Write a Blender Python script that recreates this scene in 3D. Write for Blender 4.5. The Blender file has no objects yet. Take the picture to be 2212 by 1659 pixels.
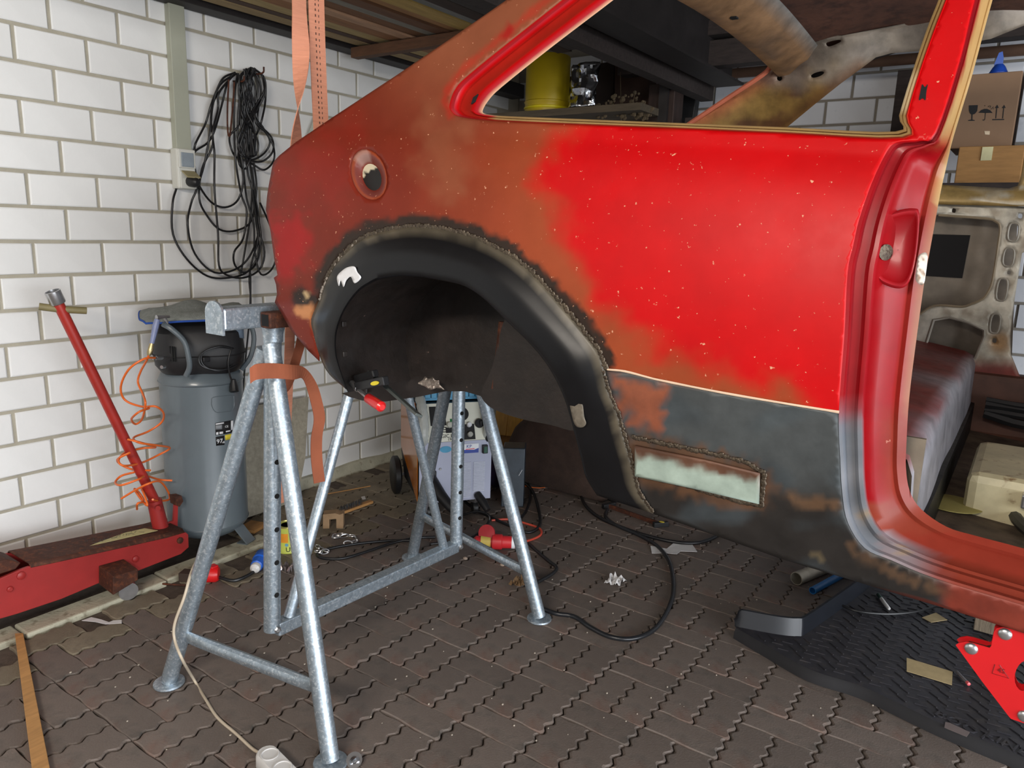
import bpy, bmesh, math, random
from mathutils import Vector, Matrix, noise
from mathutils.geometry import delaunay_2d_cdt
random.seed(7)
sc = bpy.context.scene
COL = sc.collection

# ------------------------------------------------------------------ camera
FPX, YAW, PITCH, ROLL = 1612.33, .604, .2043, .0324
CAM = Vector((3.0526, 0.0, 1.38))
_f = Vector((-math.sin(YAW)*math.cos(PITCH), math.cos(YAW)*math.cos(PITCH), -math.sin(PITCH)))
_r0 = Vector((math.cos(YAW), math.sin(YAW), 0)); _u0 = _r0.cross(_f)
_r = math.cos(ROLL)*_r0 + math.sin(ROLL)*_u0
_u = -math.sin(ROLL)*_r0 + math.cos(ROLL)*_u0
cd = bpy.data.cameras.new('camera'); cam = bpy.data.objects.new('camera', cd); COL.objects.link(cam)
cd.sensor_fit = 'HORIZONTAL'; cd.sensor_width = 36; cd.lens = FPX/2212*36; cd.clip_start = .01
cam.matrix_world = Matrix(((_r.x, _u.x, -_f.x, CAM.x), (_r.y, _u.y, -_f.y, CAM.y), (_r.z, _u.z, -_f.z, CAM.z), (0, 0, 0, 1)))
sc.camera = cam

# ------------------------------------------------------------------ light
sc.view_settings.view_transform = 'Standard'; sc.view_settings.look = 'None'
sc.view_settings.exposure = 0.42; sc.view_settings.gamma = 1.0
sc.view_settings.use_curve_mapping = False
w = bpy.data.worlds.new('daylight'); sc.world = w; w.use_nodes = True
w.node_tree.nodes['Background'].inputs[0].default_value = (.72, .83, 1, 1)
w.node_tree.nodes['Background'].inputs[1].default_value = 1.0

def area(name, loc, target, sx, sy, power, col):
    l = bpy.data.lights.new(name, 'AREA'); l.shape = 'RECTANGLE'; l.size = sx; l.size_y = sy
    l.energy = power; l.color = col
    o = bpy.data.objects.new(name, l); COL.objects.link(o); o.location = loc
    o.rotation_euler = (Vector(target)-Vector(loc)).to_track_quat('-Z', 'Y').to_euler()
    return o
area('garage_door_daylight', (6.15, .1, 1.12), (0, .1, 1.0), 4.8, 2.1, 250, (.93, .965, 1))
area('warm_fill_light', (2.6, -1.25, 2.20), (1.9, .6, .9), 1.2, .2, 44, (1, .91, .80))  # unseen warm fill, placed to light the car side and lower wall

# ------------------------------------------------------------------ photo pixel -> point
def ray(px, py): return _f + (px-1106)/FPX*_r - (py-829.5)/FPX*_u
def at_x(px, py, X): d = ray(px, py); return CAM + d*((X-CAM.x)/d.x)
def at_y(px, py, Y): d = ray(px, py); return CAM + d*((Y-CAM.y)/d.y)
def at_z(px, py, Z=0.0): d = ray(px, py); return CAM + d*((Z-CAM.z)/d.z)
def proj(p):
    v = Vector(p)-CAM; k = v.dot(_f); return (1106+FPX*v.dot(_r)/k, 829.5-FPX*v.dot(_u)/k)
def V(*a): return Vector(a)
def lerp(a, b, t): return a+(b-a)*t

# ------------------------------------------------------------------ mesh helpers
def crom(pts, n=6, closed=False):
    P = [Vector(p) for p in pts]; N = len(P); out = []
    segs = N if closed else N-1
    for i in range(segs):
        p1, p2 = P[i], P[(i+1) % N]
        p0 = P[(i-1) % N] if (closed or i > 0) else p1*2-p2
        p3 = P[(i+2) % N] if (closed or i+2 < N) else p2*2-p1
        for k in range(n):
            t = k/n; t2 = t*t; t3 = t2*t
            out.append(.5*((2*p1)+(p2-p0)*t+(2*p0-5*p1+4*p2-p3)*t2+(3*p1-p0-3*p2+p3)*t3))
    if not closed: out.append(P[-1].copy())
    return out
def resample(pts, n):
    P = [Vector(p) for p in pts]; L = [0]
    for a, b in zip(P, P[1:]): L.append(L[-1]+(b-a).length)
    out = []; j = 0
    for i in range(n):
        s = L[-1]*i/(n-1)
        while j < len(P)-2 and L[j+1] < s: j += 1
        d = L[j+1]-L[j]; out.append(P[j].lerp(P[j+1], 0 if d == 0 else min(1, (s-L[j])/d)))
    return out

class MB:
    def __init__(s): s.v = []; s.f = []; s.c = []
    def add(s, vs, fs, c=None):
        o = len(s.v); s.v += [Vector(v) for v in vs]; s.f += [[i+o for i in f] for f in fs]
        s.c += [c]*len(vs) if (c is None or not isinstance(c, list)) else c
        return s
    def box(s, c, size, R=None, cc=None):
        hx, hy, hz = size[0]/2, size[1]/2, size[2]/2; c = Vector(c)
        vs = [Vector((x, y, z)) for x in (-hx, hx) for y in (-hy, hy) for z in (-hz, hz)]
        if R is not None: vs = [R @ v for v in vs]
        return s.add([c+v for v in vs], [[0, 1, 3, 2], [4, 6, 7, 5], [0, 4, 5, 1], [2, 3, 7, 6], [0, 2, 6, 4], [1, 5, 7, 3]], cc)
    def tube(s, pts, r, n=8, cap=True, closed=False):
        P = [Vector(p) for p in pts]; N = len(P)
        if N < 2: return s
        rs = r if isinstance(r, (list, tuple)) else [r]*N
        T = []
        for i in range(N):
            if closed: t = P[(i+1) % N]-P[i-1]
            else: t = P[min(i+1, N-1)]-P[max(i-1, 0)]
            T.append(t.normalized() if t.length > 1e-9 else Vector((0, 0, 1)))
        a = Vector((0, 0, 1)) if abs(T[0].z) < .9 else Vector((1, 0, 0))
        u = T[0].cross(a).normalized(); vs = []
        for i in range(N):
            if i: u = (u-T[i]*u.dot(T[i]));  u = u.normalized() if u.length > 1e-9 else T[i].orthogonal().normalized()
            w_ = T[i].cross(u)
            for k in range(n):
                q = 2*math.pi*k/n; vs.append(P[i]+(u*math.cos(q)+w_*math.sin(q))*rs[i])
        fs = []
        for i in range(N if closed else N-1):
            j = (i+1) % N
            for k in range(n): fs.append([i*n+k, i*n+(k+1) % n, j*n+(k+1) % n, j*n+k])
        if cap and not closed: fs.append(list(range(n))[::-1]); fs.append([(N-1)*n+k for k in range(n)])
        return s.add(vs, fs)
    def lathe(s, prof, c, ax=(0, 0, 1), n=20, cap=True):
        ax = Vector(ax).normalized(); u = ax.orthogonal().normalized(); w_ = ax.cross(u); c = Vector(c); vs = []
        for r, h in prof:
            for k in range(n):
                q = 2*math.pi*k/n; vs.append(c+ax*h+(u*math.cos(q)+w_*math.sin(q))*max(r, 1e-5))
        fs = [[i*n+k, i*n+(k+1) % n, (i+1)*n+(k+1) % n, (i+1)*n+k] for i in range(len(prof)-1) for k in range(n)]
        if cap: fs.append(list(range(n))[::-1]); fs.append([(len(prof)-1)*n+k for k in range(n)])
        return s.add(vs, fs)
    def prism(s, poly, ext):
        P = [Vector(p) for p in poly]; e = Vector(ext); n = len(P)
        return s.add(P+[p+e for p in P], [list(range(n))[::-1], [n+i for i in range(n)]]+[[i, (i+1) % n, n+(i+1) % n, n+i] for i in range(n)])
    def loft(s, rows, cols=None, closed=False):
        n = len(rows[0]); vs = [p for r in rows for p in r]; fs = []
        for i in range(len(rows)-1):
            for k in range(n if closed else n-1):
                fs.append([i*n+k, i*n+(k+1) % n, (i+1)*n+(k+1) % n, (i+1)*n+k])
        return s.add(vs, fs, cols)
    def ball(s, c, r, n=6, sc_=(1, 1, 1)):
        c = Vector(c); vs = []; fs = []; m = n
        for i in range(m+1):
            for k in range(n*2):
                a = math.pi*i/m; q = math.pi*k/n
                vs.append(c+Vector((math.sin(a)*math.cos(q)*r*sc_[0], math.sin(a)*math.sin(q)*r*sc_[1], math.cos(a)*r*sc_[2])))
        for i in range(m):
            for k in range(n*2): fs.append([i*n*2+k, i*n*2+(k+1) % (n*2), (i+1)*n*2+(k+1) % (n*2), (i+1)*n*2+k])
        return s.add(vs, fs)
    def ribbon(s, pts, halfs, th=.002):
        """flat band: centre points, half-width vectors"""
        P = [Vector(p) for p in pts]; H = [Vector(h) for h in halfs]; vs = []; fs = []; N = len(P)
        for i in range(N):
            t = (P[min(i+1, N-1)]-P[max(i-1, 0)]).normalized(); nn = t.cross(H[i]).normalized()*th/2
            vs += [P[i]-H[i]-nn, P[i]+H[i]-nn, P[i]+H[i]+nn, P[i]-H[i]+nn]
        for i in range(N-1):
            a = i*4; b = a+4
            for k in range(4): fs.append([a+k, a+(k+1) % 4, b+(k+1) % 4, b+k])
        fs += [[0, 3, 2, 1], [(N-1)*4+k for k in range(4)]]
        return s.add(vs, fs)
    def mesh(s, name, origin, smooth=None):
        me = bpy.data.meshes.new(name); o = Vector(origin)
        me.from_pydata([v-o for v in s.v], [], s.f)
        if any(c is not None for c in s.c):
            at = me.color_attributes.new('Col', 'FLOAT_COLOR', 'POINT')
            for i, c in enumerate(s.c): at.data[i].color = (c[0], c[1], c[2], 1) if c is not None else (1, 1, 1, 1)
        me.validate(); me.update()
        bm = bmesh.new(); bm.from_mesh(me); bmesh.ops.recalc_face_normals(bm, faces=bm.faces[:]); bm.to_mesh(me); bm.free()
        if smooth is not None:
            for p in me.polygons: p.use_smooth = True
            me.set_sharp_from_angle(angle=math.radians(smooth))
        return me

ROOT = {}
def obj(name, mb, mat, parent=None, smooth=35, bevel=0, solid=0, origin=None, label=None):
    if parent is not None: org = ROOT[parent.name]
    elif origin is not None: org = Vector(origin)
    else:
        xs = [v.x for v in mb.v]; ys = [v.y for v in mb.v]; zs = [v.z for v in mb.v]
        org = Vector(((min(xs)+max(xs))/2, (min(ys)+max(ys))/2, min(zs)))
    me = mb.mesh(name, org, smooth); me.materials.append(mat)
    o = bpy.data.objects.new(name, me); COL.objects.link(o)
    if parent is not None: o.parent = parent
    else: o.location = org
    ROOT[o.name] = org
    if solid:
        m = o.modifiers.new('thickness', 'SOLIDIFY'); m.thickness = solid; m.offset = 0
    if bevel:
        m = o.modifiers.new('bevel', 'BEVEL'); m.width = bevel; m.segments = 2; m.limit_method = 'ANGLE'; m.angle_limit = math.radians(40)
    if label: o['label'] = label
    return o
def thing(name, label, cat, loc, group=None):
    o = bpy.data.objects.new(name, None); COL.objects.link(o); o.location = loc; o.empty_display_size = .05
    o['label'] = label; o['category'] = cat
    if group: o['group'] = group
    ROOT[o.name] = Vector(loc); return o
def single(name, label, cat, mb, mat, group=None, **k):
    o = obj(name, mb, mat, **k); o['label'] = label; o['category'] = cat
    if group: o['group'] = group
    return o
def struct(name, mb, mat, **k):
    o = obj(name, mb, mat, **k); o['kind'] = 'structure'; return o

# ------------------------------------------------------------------ materials
def C(r, g, b):
    def l(c): c /= 255; return c/12.92 if c <= .04045 else ((c+.055)/1.055)**2.4
    return (l(r), l(g), l(b), 1)
def mul(c, k): return tuple(min(1, x*k) for x in c[:3])+(1,)
def M(name, col, rough=.5, metal=0, var=.18, scale=12, bump=0, bscale=120, col2=None, lo=.45, hi=.65, detail=6,
      stretch=None, col3=None, s3=60, lo3=.6, hi3=.7, vcol=False, rand=0, coat=0, spec=.5, trans=0, alpha=1, emis=None, rvar=0):
    m = bpy.data.materials.new(name); m.use_nodes = True; nt = m.node_tree; N = nt.nodes; L = nt.links
    b = N['Principled BSDF']; b.inputs['Roughness'].default_value = rough; b.inputs['Metallic'].default_value = metal
    b.inputs['Specular IOR Level'].default_value = spec
    if coat: b.inputs['Coat Weight'].default_value = coat; b.inputs['Coat Roughness'].default_value = .12
    if trans: b.inputs['Transmission Weight'].default_value = trans
    if alpha < 1: b.inputs['Alpha'].default_value = alpha
    tc = N.new('ShaderNodeTexCoord'); src = tc.outputs['Object']
    if stretch:
        mp = N.new('ShaderNodeMapping'); mp.inputs['Scale'].default_value = stretch; L.new(src, mp.inputs[0]); src = mp.outputs[0]
    def nz(sc_, det=detail, ro=.6):
        n = N.new('ShaderNodeTexNoise'); n.inputs['Scale'].default_value = sc_; n.inputs['Detail'].default_value = det
        n.inputs['Roughness'].default_value = ro; L.new(src, n.inputs['Vector']); return n
    def mix(fac, a, c, mode='MIX'):
        x = N.new('ShaderNodeMix'); x.data_type = 'RGBA'; x.blend_type = mode
        for s_, v in ((x.inputs[0], fac), (x.inputs[6], a), (x.inputs[7], c)):
            if hasattr(v, 'is_output'): L.new(v, s_)
            else: s_.default_value = v
        return x.outputs[2]
    def ramp(n, a, c):
        r = N.new('ShaderNodeMapRange'); r.inputs[1].default_value = a; r.inputs[2].default_value = c; L.new(n.outputs['Fac'], r.inputs[0]); return r.outputs[0]
    if vcol:
        at = N.new('ShaderNodeVertexColor'); at.layer_name = 'Col'; base = at.outputs[0]
        n1 = nz(scale); base = mix(ramp(n1, .3, .7), mix(1.0, base, (1-var,)*3+(1,), 'MULTIPLY'), mix(1.0, base, (1+var,)*3+(1,), 'MULTIPLY'))
    else:
        n1 = nz(scale); base = mix(ramp(n1, .3, .7), mul(col, 1-var), mul(col, 1+var))
    if col2 is not None: base = mix(ramp(nz(scale*2.3), lo, hi), base, col2)
    if col3 is not None: base = mix(ramp(nz(s3), lo3, hi3), base, col3)
    if rand:
        oi = N.new('ShaderNodeObjectInfo'); mr = N.new('ShaderNodeMapRange'); mr.inputs[3].default_value = 1-rand; mr.inputs[4].default_value = 1+rand
        L.new(oi.outputs['Random'], mr.inputs[0]); hv = N.new('ShaderNodeHueSaturation'); L.new(mr.outputs[0], hv.inputs['Value']); L.new(base, hv.inputs['Color']); base = hv.outputs[0]
    L.new(base, b.inputs['Base Color'])
    if rvar:
        r = N.new('ShaderNodeMapRange'); r.inputs[3].default_value = max(.02, rough-rvar); r.inputs[4].default_value = min(1, rough+rvar)
        L.new(nz(scale*1.7).outputs['Fac'], r.inputs[0]); L.new(r.outputs[0], b.inputs['Roughness'])
    if bump:
        bp = N.new('ShaderNodeBump'); bp.inputs['Strength'].default_value = bump; bp.inputs['Distance'].default_value = .004
        L.new(nz(bscale).outputs['Fac'], bp.inputs['Height']); L.new(bp.outputs[0], b.inputs['Normal'])
    if emis: b.inputs['Emission Color'].default_value = emis[0]; b.inputs['Emission Strength'].default_value = emis[1]
    return m

mt = {}
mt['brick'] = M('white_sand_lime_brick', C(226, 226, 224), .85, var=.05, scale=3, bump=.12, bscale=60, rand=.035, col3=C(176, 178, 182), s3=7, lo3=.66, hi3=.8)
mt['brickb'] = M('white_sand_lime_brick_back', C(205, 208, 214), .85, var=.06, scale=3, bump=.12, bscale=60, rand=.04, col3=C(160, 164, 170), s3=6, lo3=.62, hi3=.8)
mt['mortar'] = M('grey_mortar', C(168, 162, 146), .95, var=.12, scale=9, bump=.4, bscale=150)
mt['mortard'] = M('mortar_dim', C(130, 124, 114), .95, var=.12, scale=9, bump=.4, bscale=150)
mt['paver'] = M('grey_paver', C(108, 97, 90), .62, var=.16, scale=6, bump=.35, bscale=170, rand=.11, col2=C(84, 79, 74), lo=.5, hi=.75, col3=C(116, 84, 72), s3=3.2, lo3=.58, hi3=.75, rvar=.12)
mt['paverd'] = M('dusty_paver', C(122, 112, 95), .85, var=.22, scale=7, bump=.5, bscale=130, rand=.1, col2=C(94, 84, 72), lo=.45, hi=.8)
mt['grout'] = M('sandy_joint', C(82, 72, 64), .95, var=.25, scale=40, bump=.5, bscale=200)
mt['concrete'] = M('concrete', C(176, 172, 152), .9, var=.18, scale=10, bump=.6, bscale=90, col2=C(128, 120, 100), lo=.55, hi=.7)
mt['plaster'] = M('plaster', C(205, 203, 198), .9, var=.05, scale=3)
mt['ceil'] = M('dark_ceiling', C(90, 84, 80), .9, var=.1, scale=4)
mt['galv'] = M('galvanised_steel', C(158, 170, 180), .42, .75, var=.2, scale=55, bump=.12, bscale=70, col2=C(196, 204, 210), lo=.52, hi=.62, rvar=.12)
mt['steel'] = M('bright_steel', C(190, 190, 192), .28, .9, var=.1, scale=40)
mt['rust'] = M('rusty_steel', C(74, 42, 30), .75, .3, var=.35, scale=25, bump=.5, bscale=90, col2=C(112, 62, 38), lo=.5, hi=.7)
mt['black'] = M('black_plastic', C(30, 30, 32), .5, var=.15, scale=20, bump=.05, bscale=200)
mt['rubber'] = M('black_rubber', C(26, 26, 28), .45, var=.2, scale=30)
mt['cable'] = M('black_cable', C(24, 24, 26), .38, var=.1, scale=30)
mt['hole'] = M('dark_hole', C(8, 8, 9), .9, var=0)
mt['red'] = M('red_plastic', C(206, 26, 28), .35, var=.08, scale=10)
mt['orangehose'] = M('orange_hose', C(232, 110, 42), .35, var=.08, scale=20)
mt['wood'] = M('pale_wood', C(176, 130, 78), .75, var=.2, scale=5, stretch=(14, 2, 14), bump=.2, bscale=20)
mt['paper'] = M('white_paper', C(205, 203, 203), .8, var=.06, scale=20)
mt['card'] = M('brown_card', C(176, 156, 116), .85, var=.1, scale=30)
# ================================================================== the setting
YB = 4.4; ZC = 2.62; XR = 6.2; YF = -3.4
wl = struct('wall_left', MB().box((-.107, (YB+YF)/2, ZC/2), (.2, YB-YF, ZC)), mt['mortar'], smooth=None)
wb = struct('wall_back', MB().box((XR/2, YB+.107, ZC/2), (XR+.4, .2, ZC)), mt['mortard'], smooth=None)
struct('wall_right', MB().box((XR+.1, (YF-2.4)/2, ZC/2), (.2, -2.4-YF, ZC)).box((XR+.1, (YB+2.6)/2, ZC/2), (.2, YB-2.6, ZC)).box((XR+.1, .1, (ZC+2.2)/2), (.2, 5.0, ZC-2.2)), mt['plaster'], smooth=None)
struct('wall_front', MB().box((XR/2, YF-.1, ZC/2), (XR+.4, .2, ZC)), mt['plaster'], smooth=None)
struct('ceiling', MB().box((XR/2, (YB+YF)/2, ZC+.06), (XR+.4, YB-YF+.4, .12)), mt['ceil'], smooth=None)
fl = struct('floor', MB().box((XR/2, (YB+YF)/2, -.062), (XR+.4, YB-YF+.4, .1)), mt['grout'], smooth=None)

def brick_mesh(seed):
    rnd = random.Random(seed); b = MB(); L, H, D = .2372, .1118, .012
    o = []
    for inset, d in ((0, -D), (0, -.003), (.0035, 0)):
        for sx, sz in ((-1, -1), (1, -1), (1, 1), (-1, 1)):
            o.append(V(d, sx*(L/2-inset)+rnd.uniform(-.0012, .0012), sz*(H/2-inset)+rnd.uniform(-.0012, .0012)))
    b.add(o, [[i*4+k, i*4+(k+1) % 4, i*4+4+(k+1) % 4, i*4+4+k] for i in range(2) for k in range(4)]+[[8, 9, 10, 11]])
    return b
bm_left = [brick_mesh(i).mesh('brick', (0, 0, 0), None) for i in range(5)]
for m_ in bm_left: m_.materials.append(mt['brick'])
def add_piece(name, me, parent, loc, rz=0, sy=1.0):
    o = bpy.data.objects.new(name, me); COL.objects.link(o); o.parent = parent
    o.location = Vector(loc)-ROOT[parent.name]; o.rotation_euler = (0, 0, rz)
    if sy != 1.0: o.scale = (1, sy, 1)
    return o
lrest = MB()
for c in range(-2, 18):
    z = 2.2802-.125*c-.0625
    off = .035 if c % 2 == 0 else .160
    k = -13
    while True:
        y = off+.25*k+.125; k += 1
        if y < .98:
            if y < .9: lrest.box((-.004, y, z), (.012, .2372, .1118))
            continue
        if y > YB: break
        if y+.12 > YB: continue
        add_piece('brick', random.choice(bm_left), wl, (0.0, y, z))
o = obj('brick_field', lrest, mt['brick'], wl, smooth=None); o['kind'] = 'stuff'
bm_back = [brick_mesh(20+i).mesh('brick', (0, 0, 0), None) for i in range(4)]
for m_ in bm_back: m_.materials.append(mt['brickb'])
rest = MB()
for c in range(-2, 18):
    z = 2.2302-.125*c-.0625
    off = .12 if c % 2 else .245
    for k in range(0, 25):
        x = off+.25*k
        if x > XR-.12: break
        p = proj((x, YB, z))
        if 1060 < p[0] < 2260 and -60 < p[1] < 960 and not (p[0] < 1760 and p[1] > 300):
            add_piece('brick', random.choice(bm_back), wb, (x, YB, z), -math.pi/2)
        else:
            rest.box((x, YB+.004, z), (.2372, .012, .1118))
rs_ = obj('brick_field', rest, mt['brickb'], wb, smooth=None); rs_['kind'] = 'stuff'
# rough footing along the left wall and the kerb
b = MB(); n_ = 60; r0 = []; r1 = []; r2 = []
for i in range(n_):
    y = YF+.05+(YB-YF-.06)*i/(n_-1); h = .05+.03*noise.noise((y*3, 0, 1)); d = .035+.02*noise.noise((y*4, 2, 0))
    r0.append(V(-.005, y, h)); r1.append(V(d*.5, y, h*.9)); r2.append(V(d, y, -.012))
b.loft([r0, r1, r2]); struct('baseboard_left', b, mt['concrete'], smooth=60)
# kerb stones beside the jack
for i in range(5):
    y0 = -.55+i*.5
    b = MB(); b.box((.415+random.uniform(-.006, .006), y0+.25, -.004), (.10, .492, .03))
    o = obj('kerb_stone', b, mt['concrete'], fl, smooth=None, bevel=.006)

# ---- interlocking pavers: two lengthways, one across, column after column
LAM = .05
def tri(t): t = (t % 1.0); return 4*abs(t-.5)-1
def paver_outline(w_, l_, ph):
    A, A2 = .0068, .0025; P = []
    ny = int(round(l_/LAM))*6; nx = 6
    def ex(y): return A*math.sin(2*math.pi*(y/LAM)+ph)
    for i in range(ny): y = -l_/2+l_*i/ny; P.append((w_/2+ex(y), y))
    for i in range(nx): x = w_/2-w_*i/nx; P.append((x+(ex(l_/2) if i == 0 else 0), l_/2+A2*math.sin(2*math.pi*i/nx)))
    for i in range(ny): y = l_/2-l_*i/ny; P.append((-w_/2+ex(y), y))
    for i in range(nx): x = -w_/2+w_*i/nx; P.append((x+(ex(-l_/2) if i == 0 else 0), -l_/2-A2*math.sin(2*math.pi*(nx-i)/nx)))
    return P
def paver_mb(w_, l_, ph=0.0):
    P = paver_outline(w_, l_, ph); n = len(P); b = MB(); vs = []
    for s_, z in ((1.0, -.012), (1.0, -.003), (None, 0)):
        for x, y in P:
            if s_ is None: q = (x-math.copysign(min(.0055, abs(x)), x)*1, y-math.copysign(.0025, y)*1)
            else: q = (x, y)
            vs.append(V(q[0], q[1], z))
    fs = [[i*n+k, i*n+(k+1) % n, i*n+n+(k+1) % n, i*n+n+k] for i in range(2) for k in range(n)]
    fs.append([2*n+k for k in range(n)]); return b.add(vs, fs)
WC = .2155; PER = .2975
str_mb = paver_mb(WC/2-.006, PER*2/3-.0025); hd_mb = paver_mb(WC-.006, PER/3-.0025)
cand = []
for k in range(-5, 15):
    x0 = 1.016+WC*k
    hy = 1.785 if (k % 2 == 0) else 1.685
    for j in range(-9, 10):
        h0 = hy+PER*j
        cand.append((x0+WC/2, h0+PER/6, 1)); yy = h0+PER/3+PER/3
        cand.append((x0+WC/4, yy, 0)); cand.append((x0+3*WC/4, yy, 0))
vis = []; rest = MB(); restd = MB()
for x, y, t in cand:
    if x < (.48 if y < 1.98 else .06) or y > YB-.12 or y < -.8: continue
    d = (Vector((x, y, 0))-CAM)
    if d.dot(_f) > .3:
        p = proj((x, y, 0)); inside = -90 < p[0] < 2300 and 900 < p[1] < 1780
    else: inside = False
    # hidden under the body and the mat
    score = (1.38/d.length**3) if inside else 0
    vis.append((score, x, y, t))
vis.sort(reverse=True)
pm = {}
for t, mbx in ((0, str_mb), (1, hd_mb)):
    for dd in ('paver', 'paverd'):
        me = mbx.mesh('paver', (0, 0, 0), None); me.materials.append(mt[dd]); pm[(t, dd)] = me
for i, (s_, x, y, t) in enumerate(vis):
    dd = 'paverd' if x < .68 or y > 3.75 else 'paver'
    dz = random.uniform(-.0018, .0018)
    if i < 300 and s_ > 0:
        o = add_piece('paver', pm[(t, dd)], fl, (x, y, dz)); o.rotation_euler = (random.uniform(-.004, .004), random.uniform(-.004, .004), 0)
    else:
        src = hd_mb if t else str_mb
        (restd if dd == 'paverd' else rest).add([v+V(x, y, dz) for v in src.v], src.f)
if rest.v: o = obj('paver_field', rest, mt['paver'], fl, smooth=None); o['kind'] = 'stuff'
if restd.v: o = obj('dusty_paver_field', restd, mt['paverd'], fl, smooth=None); o['kind'] = 'stuff'

# ================================================================== scaffold trestle under the tail
TX = 1.40
tr = thing('scaffold_trestle', 'galvanised tubular scaffold trestle carrying the tail of the red car body', 'trestle', (TX, 1.65, 0))
G = mt['galv']
feet = [at_z(365, 1470, .012), at_z(714, 1642, .012), at_z(1165, 1332, .012), V(1.05, 2.20, .012)]
pn = [V(TX, 1.225, .235), V(TX, 1.262, 1.10)]; pf = [V(TX, 2.058, .205), V(TX, 2.06, 1.10)]
top = [V(TX-.012, 1.246, 1.045), V(TX+.012, 1.246, 1.06), V(TX+.012, 2.066, 1.06), V(TX-.012, 2.066, 1.045)]
legs = []
for i, (ft, tp) in enumerate(zip(feet, top)):
    legs.append(obj('leg', MB().tube([ft+V(0, 0, .001), tp], .0235, 16), G, tr))
    b = MB().lathe([(.043, 0), (.045, .003), (.044, .008), (.03, .010)], (ft.x, ft.y, 0.001), n=24)
    obj('foot_plate', b, G, tr)
for (a, b_) in (pn, pf):
    obj('post', MB().tube([a, b_], .0235, 16), G, tr)
    for k in range(8):
        t = .02+k*.112; p = a.lerp(b_, t) if t < 1 else b_
        d = (V(CAM.x, CAM.y, p.z)-p).normalized(); d = Matrix.Rotation(.55, 3, 'Z') @ d
        if k > 0: obj('pin_hole', MB().lathe([(.0075, 0), (.0075, .0012)], p+d*.0228, d, 12), mt['hole'], tr)
# lower square beam between the posts
b = MB(); a, c = V(TX, 1.235, .235), V(TX, 2.055, .205); d = (c-a).normalized(); s1 = d.cross(V(0, 0, 1)).normalized(); s2 = s1.cross(d)
def sqbar(a, c, hw, hh):
    d = (c-a).normalized(); s1 = d.cross(V(0, 0, 1)).normalized(); s2 = s1.cross(d); vs = []
    for p in (a, c):
        for x, y in ((-1, -1), (1, -1), (1, 1), (-1, 1)): vs.append(p+s1*x*hw+s2*y*hh)
    return MB().add(vs, [[0, 1, 2, 3], [7, 6, 5, 4], [0, 4, 5, 1], [1, 5, 6, 2], [2, 6, 7, 3], [3, 7, 4, 0]])
obj('lower_beam', sqbar(a, c, .02, .02), G, tr, smooth=None, bevel=.004)
for p in (V(TX+.024, 1.225, .245), V(TX+.024, 2.055, .208)):
    obj('bolt', MB().lathe([(.010, 0), (.010, .005), (.006, .008)], p, (1, -.3, 0), 6), mt['steel'], tr)
obj('diagonal_brace', MB().tube([V(TX, 1.285, .25), V(TX, 1.62, 1.105)], .0165, 12), G, tr)
obj('diagonal_brace', MB().tube([V(TX, 1.985, .225), V(TX, 1.70, 1.105)], .0165, 12), G, tr)
def flatbrace(a, c):
    d = (c-a).normalized(); n = 9; pts = [a.lerp(c, i/(n-1)) for i in range(n)]; b = MB(); vs = []
    up = d.cross(V(0, 1, 0)).normalized(); ot = d.cross(up)
    for i, p in enumerate(pts):
        t = min(i, n-1-i)/1.2; k = min(1, .35+t*.65)
        for q in range(10):
            an = 2*math.pi*q/10; vs.append(p+up*math.cos(an)*(.0175+.004*(1-k))+ot*math.sin(an)*.0165*k)
    return b.add(vs, [[i*10+q, i*10+(q+1) % 10, i*10+10+(q+1) % 10, i*10+10+q] for i in range(n-1) for q in range(10)]+[list(range(10)), [(n-1)*10+q for q in range(10)]])
def onleg(i, z): a, c = feet[i], top[i]; t = (z-a.z)/(c.z-a.z); return a.lerp(c, t)
obj('cross_brace', flatbrace(onleg(0, .17), onleg(1, .19)), G, tr)
obj('cross_brace', flatbrace(onleg(3, .22), onleg(2, .17)), G, tr)
# head beam along the trestle
bz0, bz1 = 1.107, 1.165
obj('head_beam', MB().box((TX-.018, 1.72, (bz0+bz1)/2), (.055, 1.22, bz1-bz0)), G, tr, smooth=None, bevel=.006)
b = MB(); P = []
for k in range(13):
    an = math.pi*k/12; P.append(V(TX-.018+.036*math.cos(an), 1.106, 1.152+.03*math.sin(an)))
P += [V(TX-.054, 1.106, 1.098), V(TX+.018, 1.106, 1.098)]
b.prism(P, (0, -.006, 0)); obj('end_plate', b, G, tr)
for p in (V(TX, 1.262, 1.085), V(TX, 2.06, 1.085)):
    obj('head_collar', MB().lathe([(.026, -.02), (.027, 0), (.032, .022)], p, n=16), G, tr)
obj('bolt', MB().lathe([(.009, 0), (.009, .005)], V(TX+.022, 1.243, 1.05), (.8, -.6, 0), 10), mt['steel'], tr)
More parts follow.
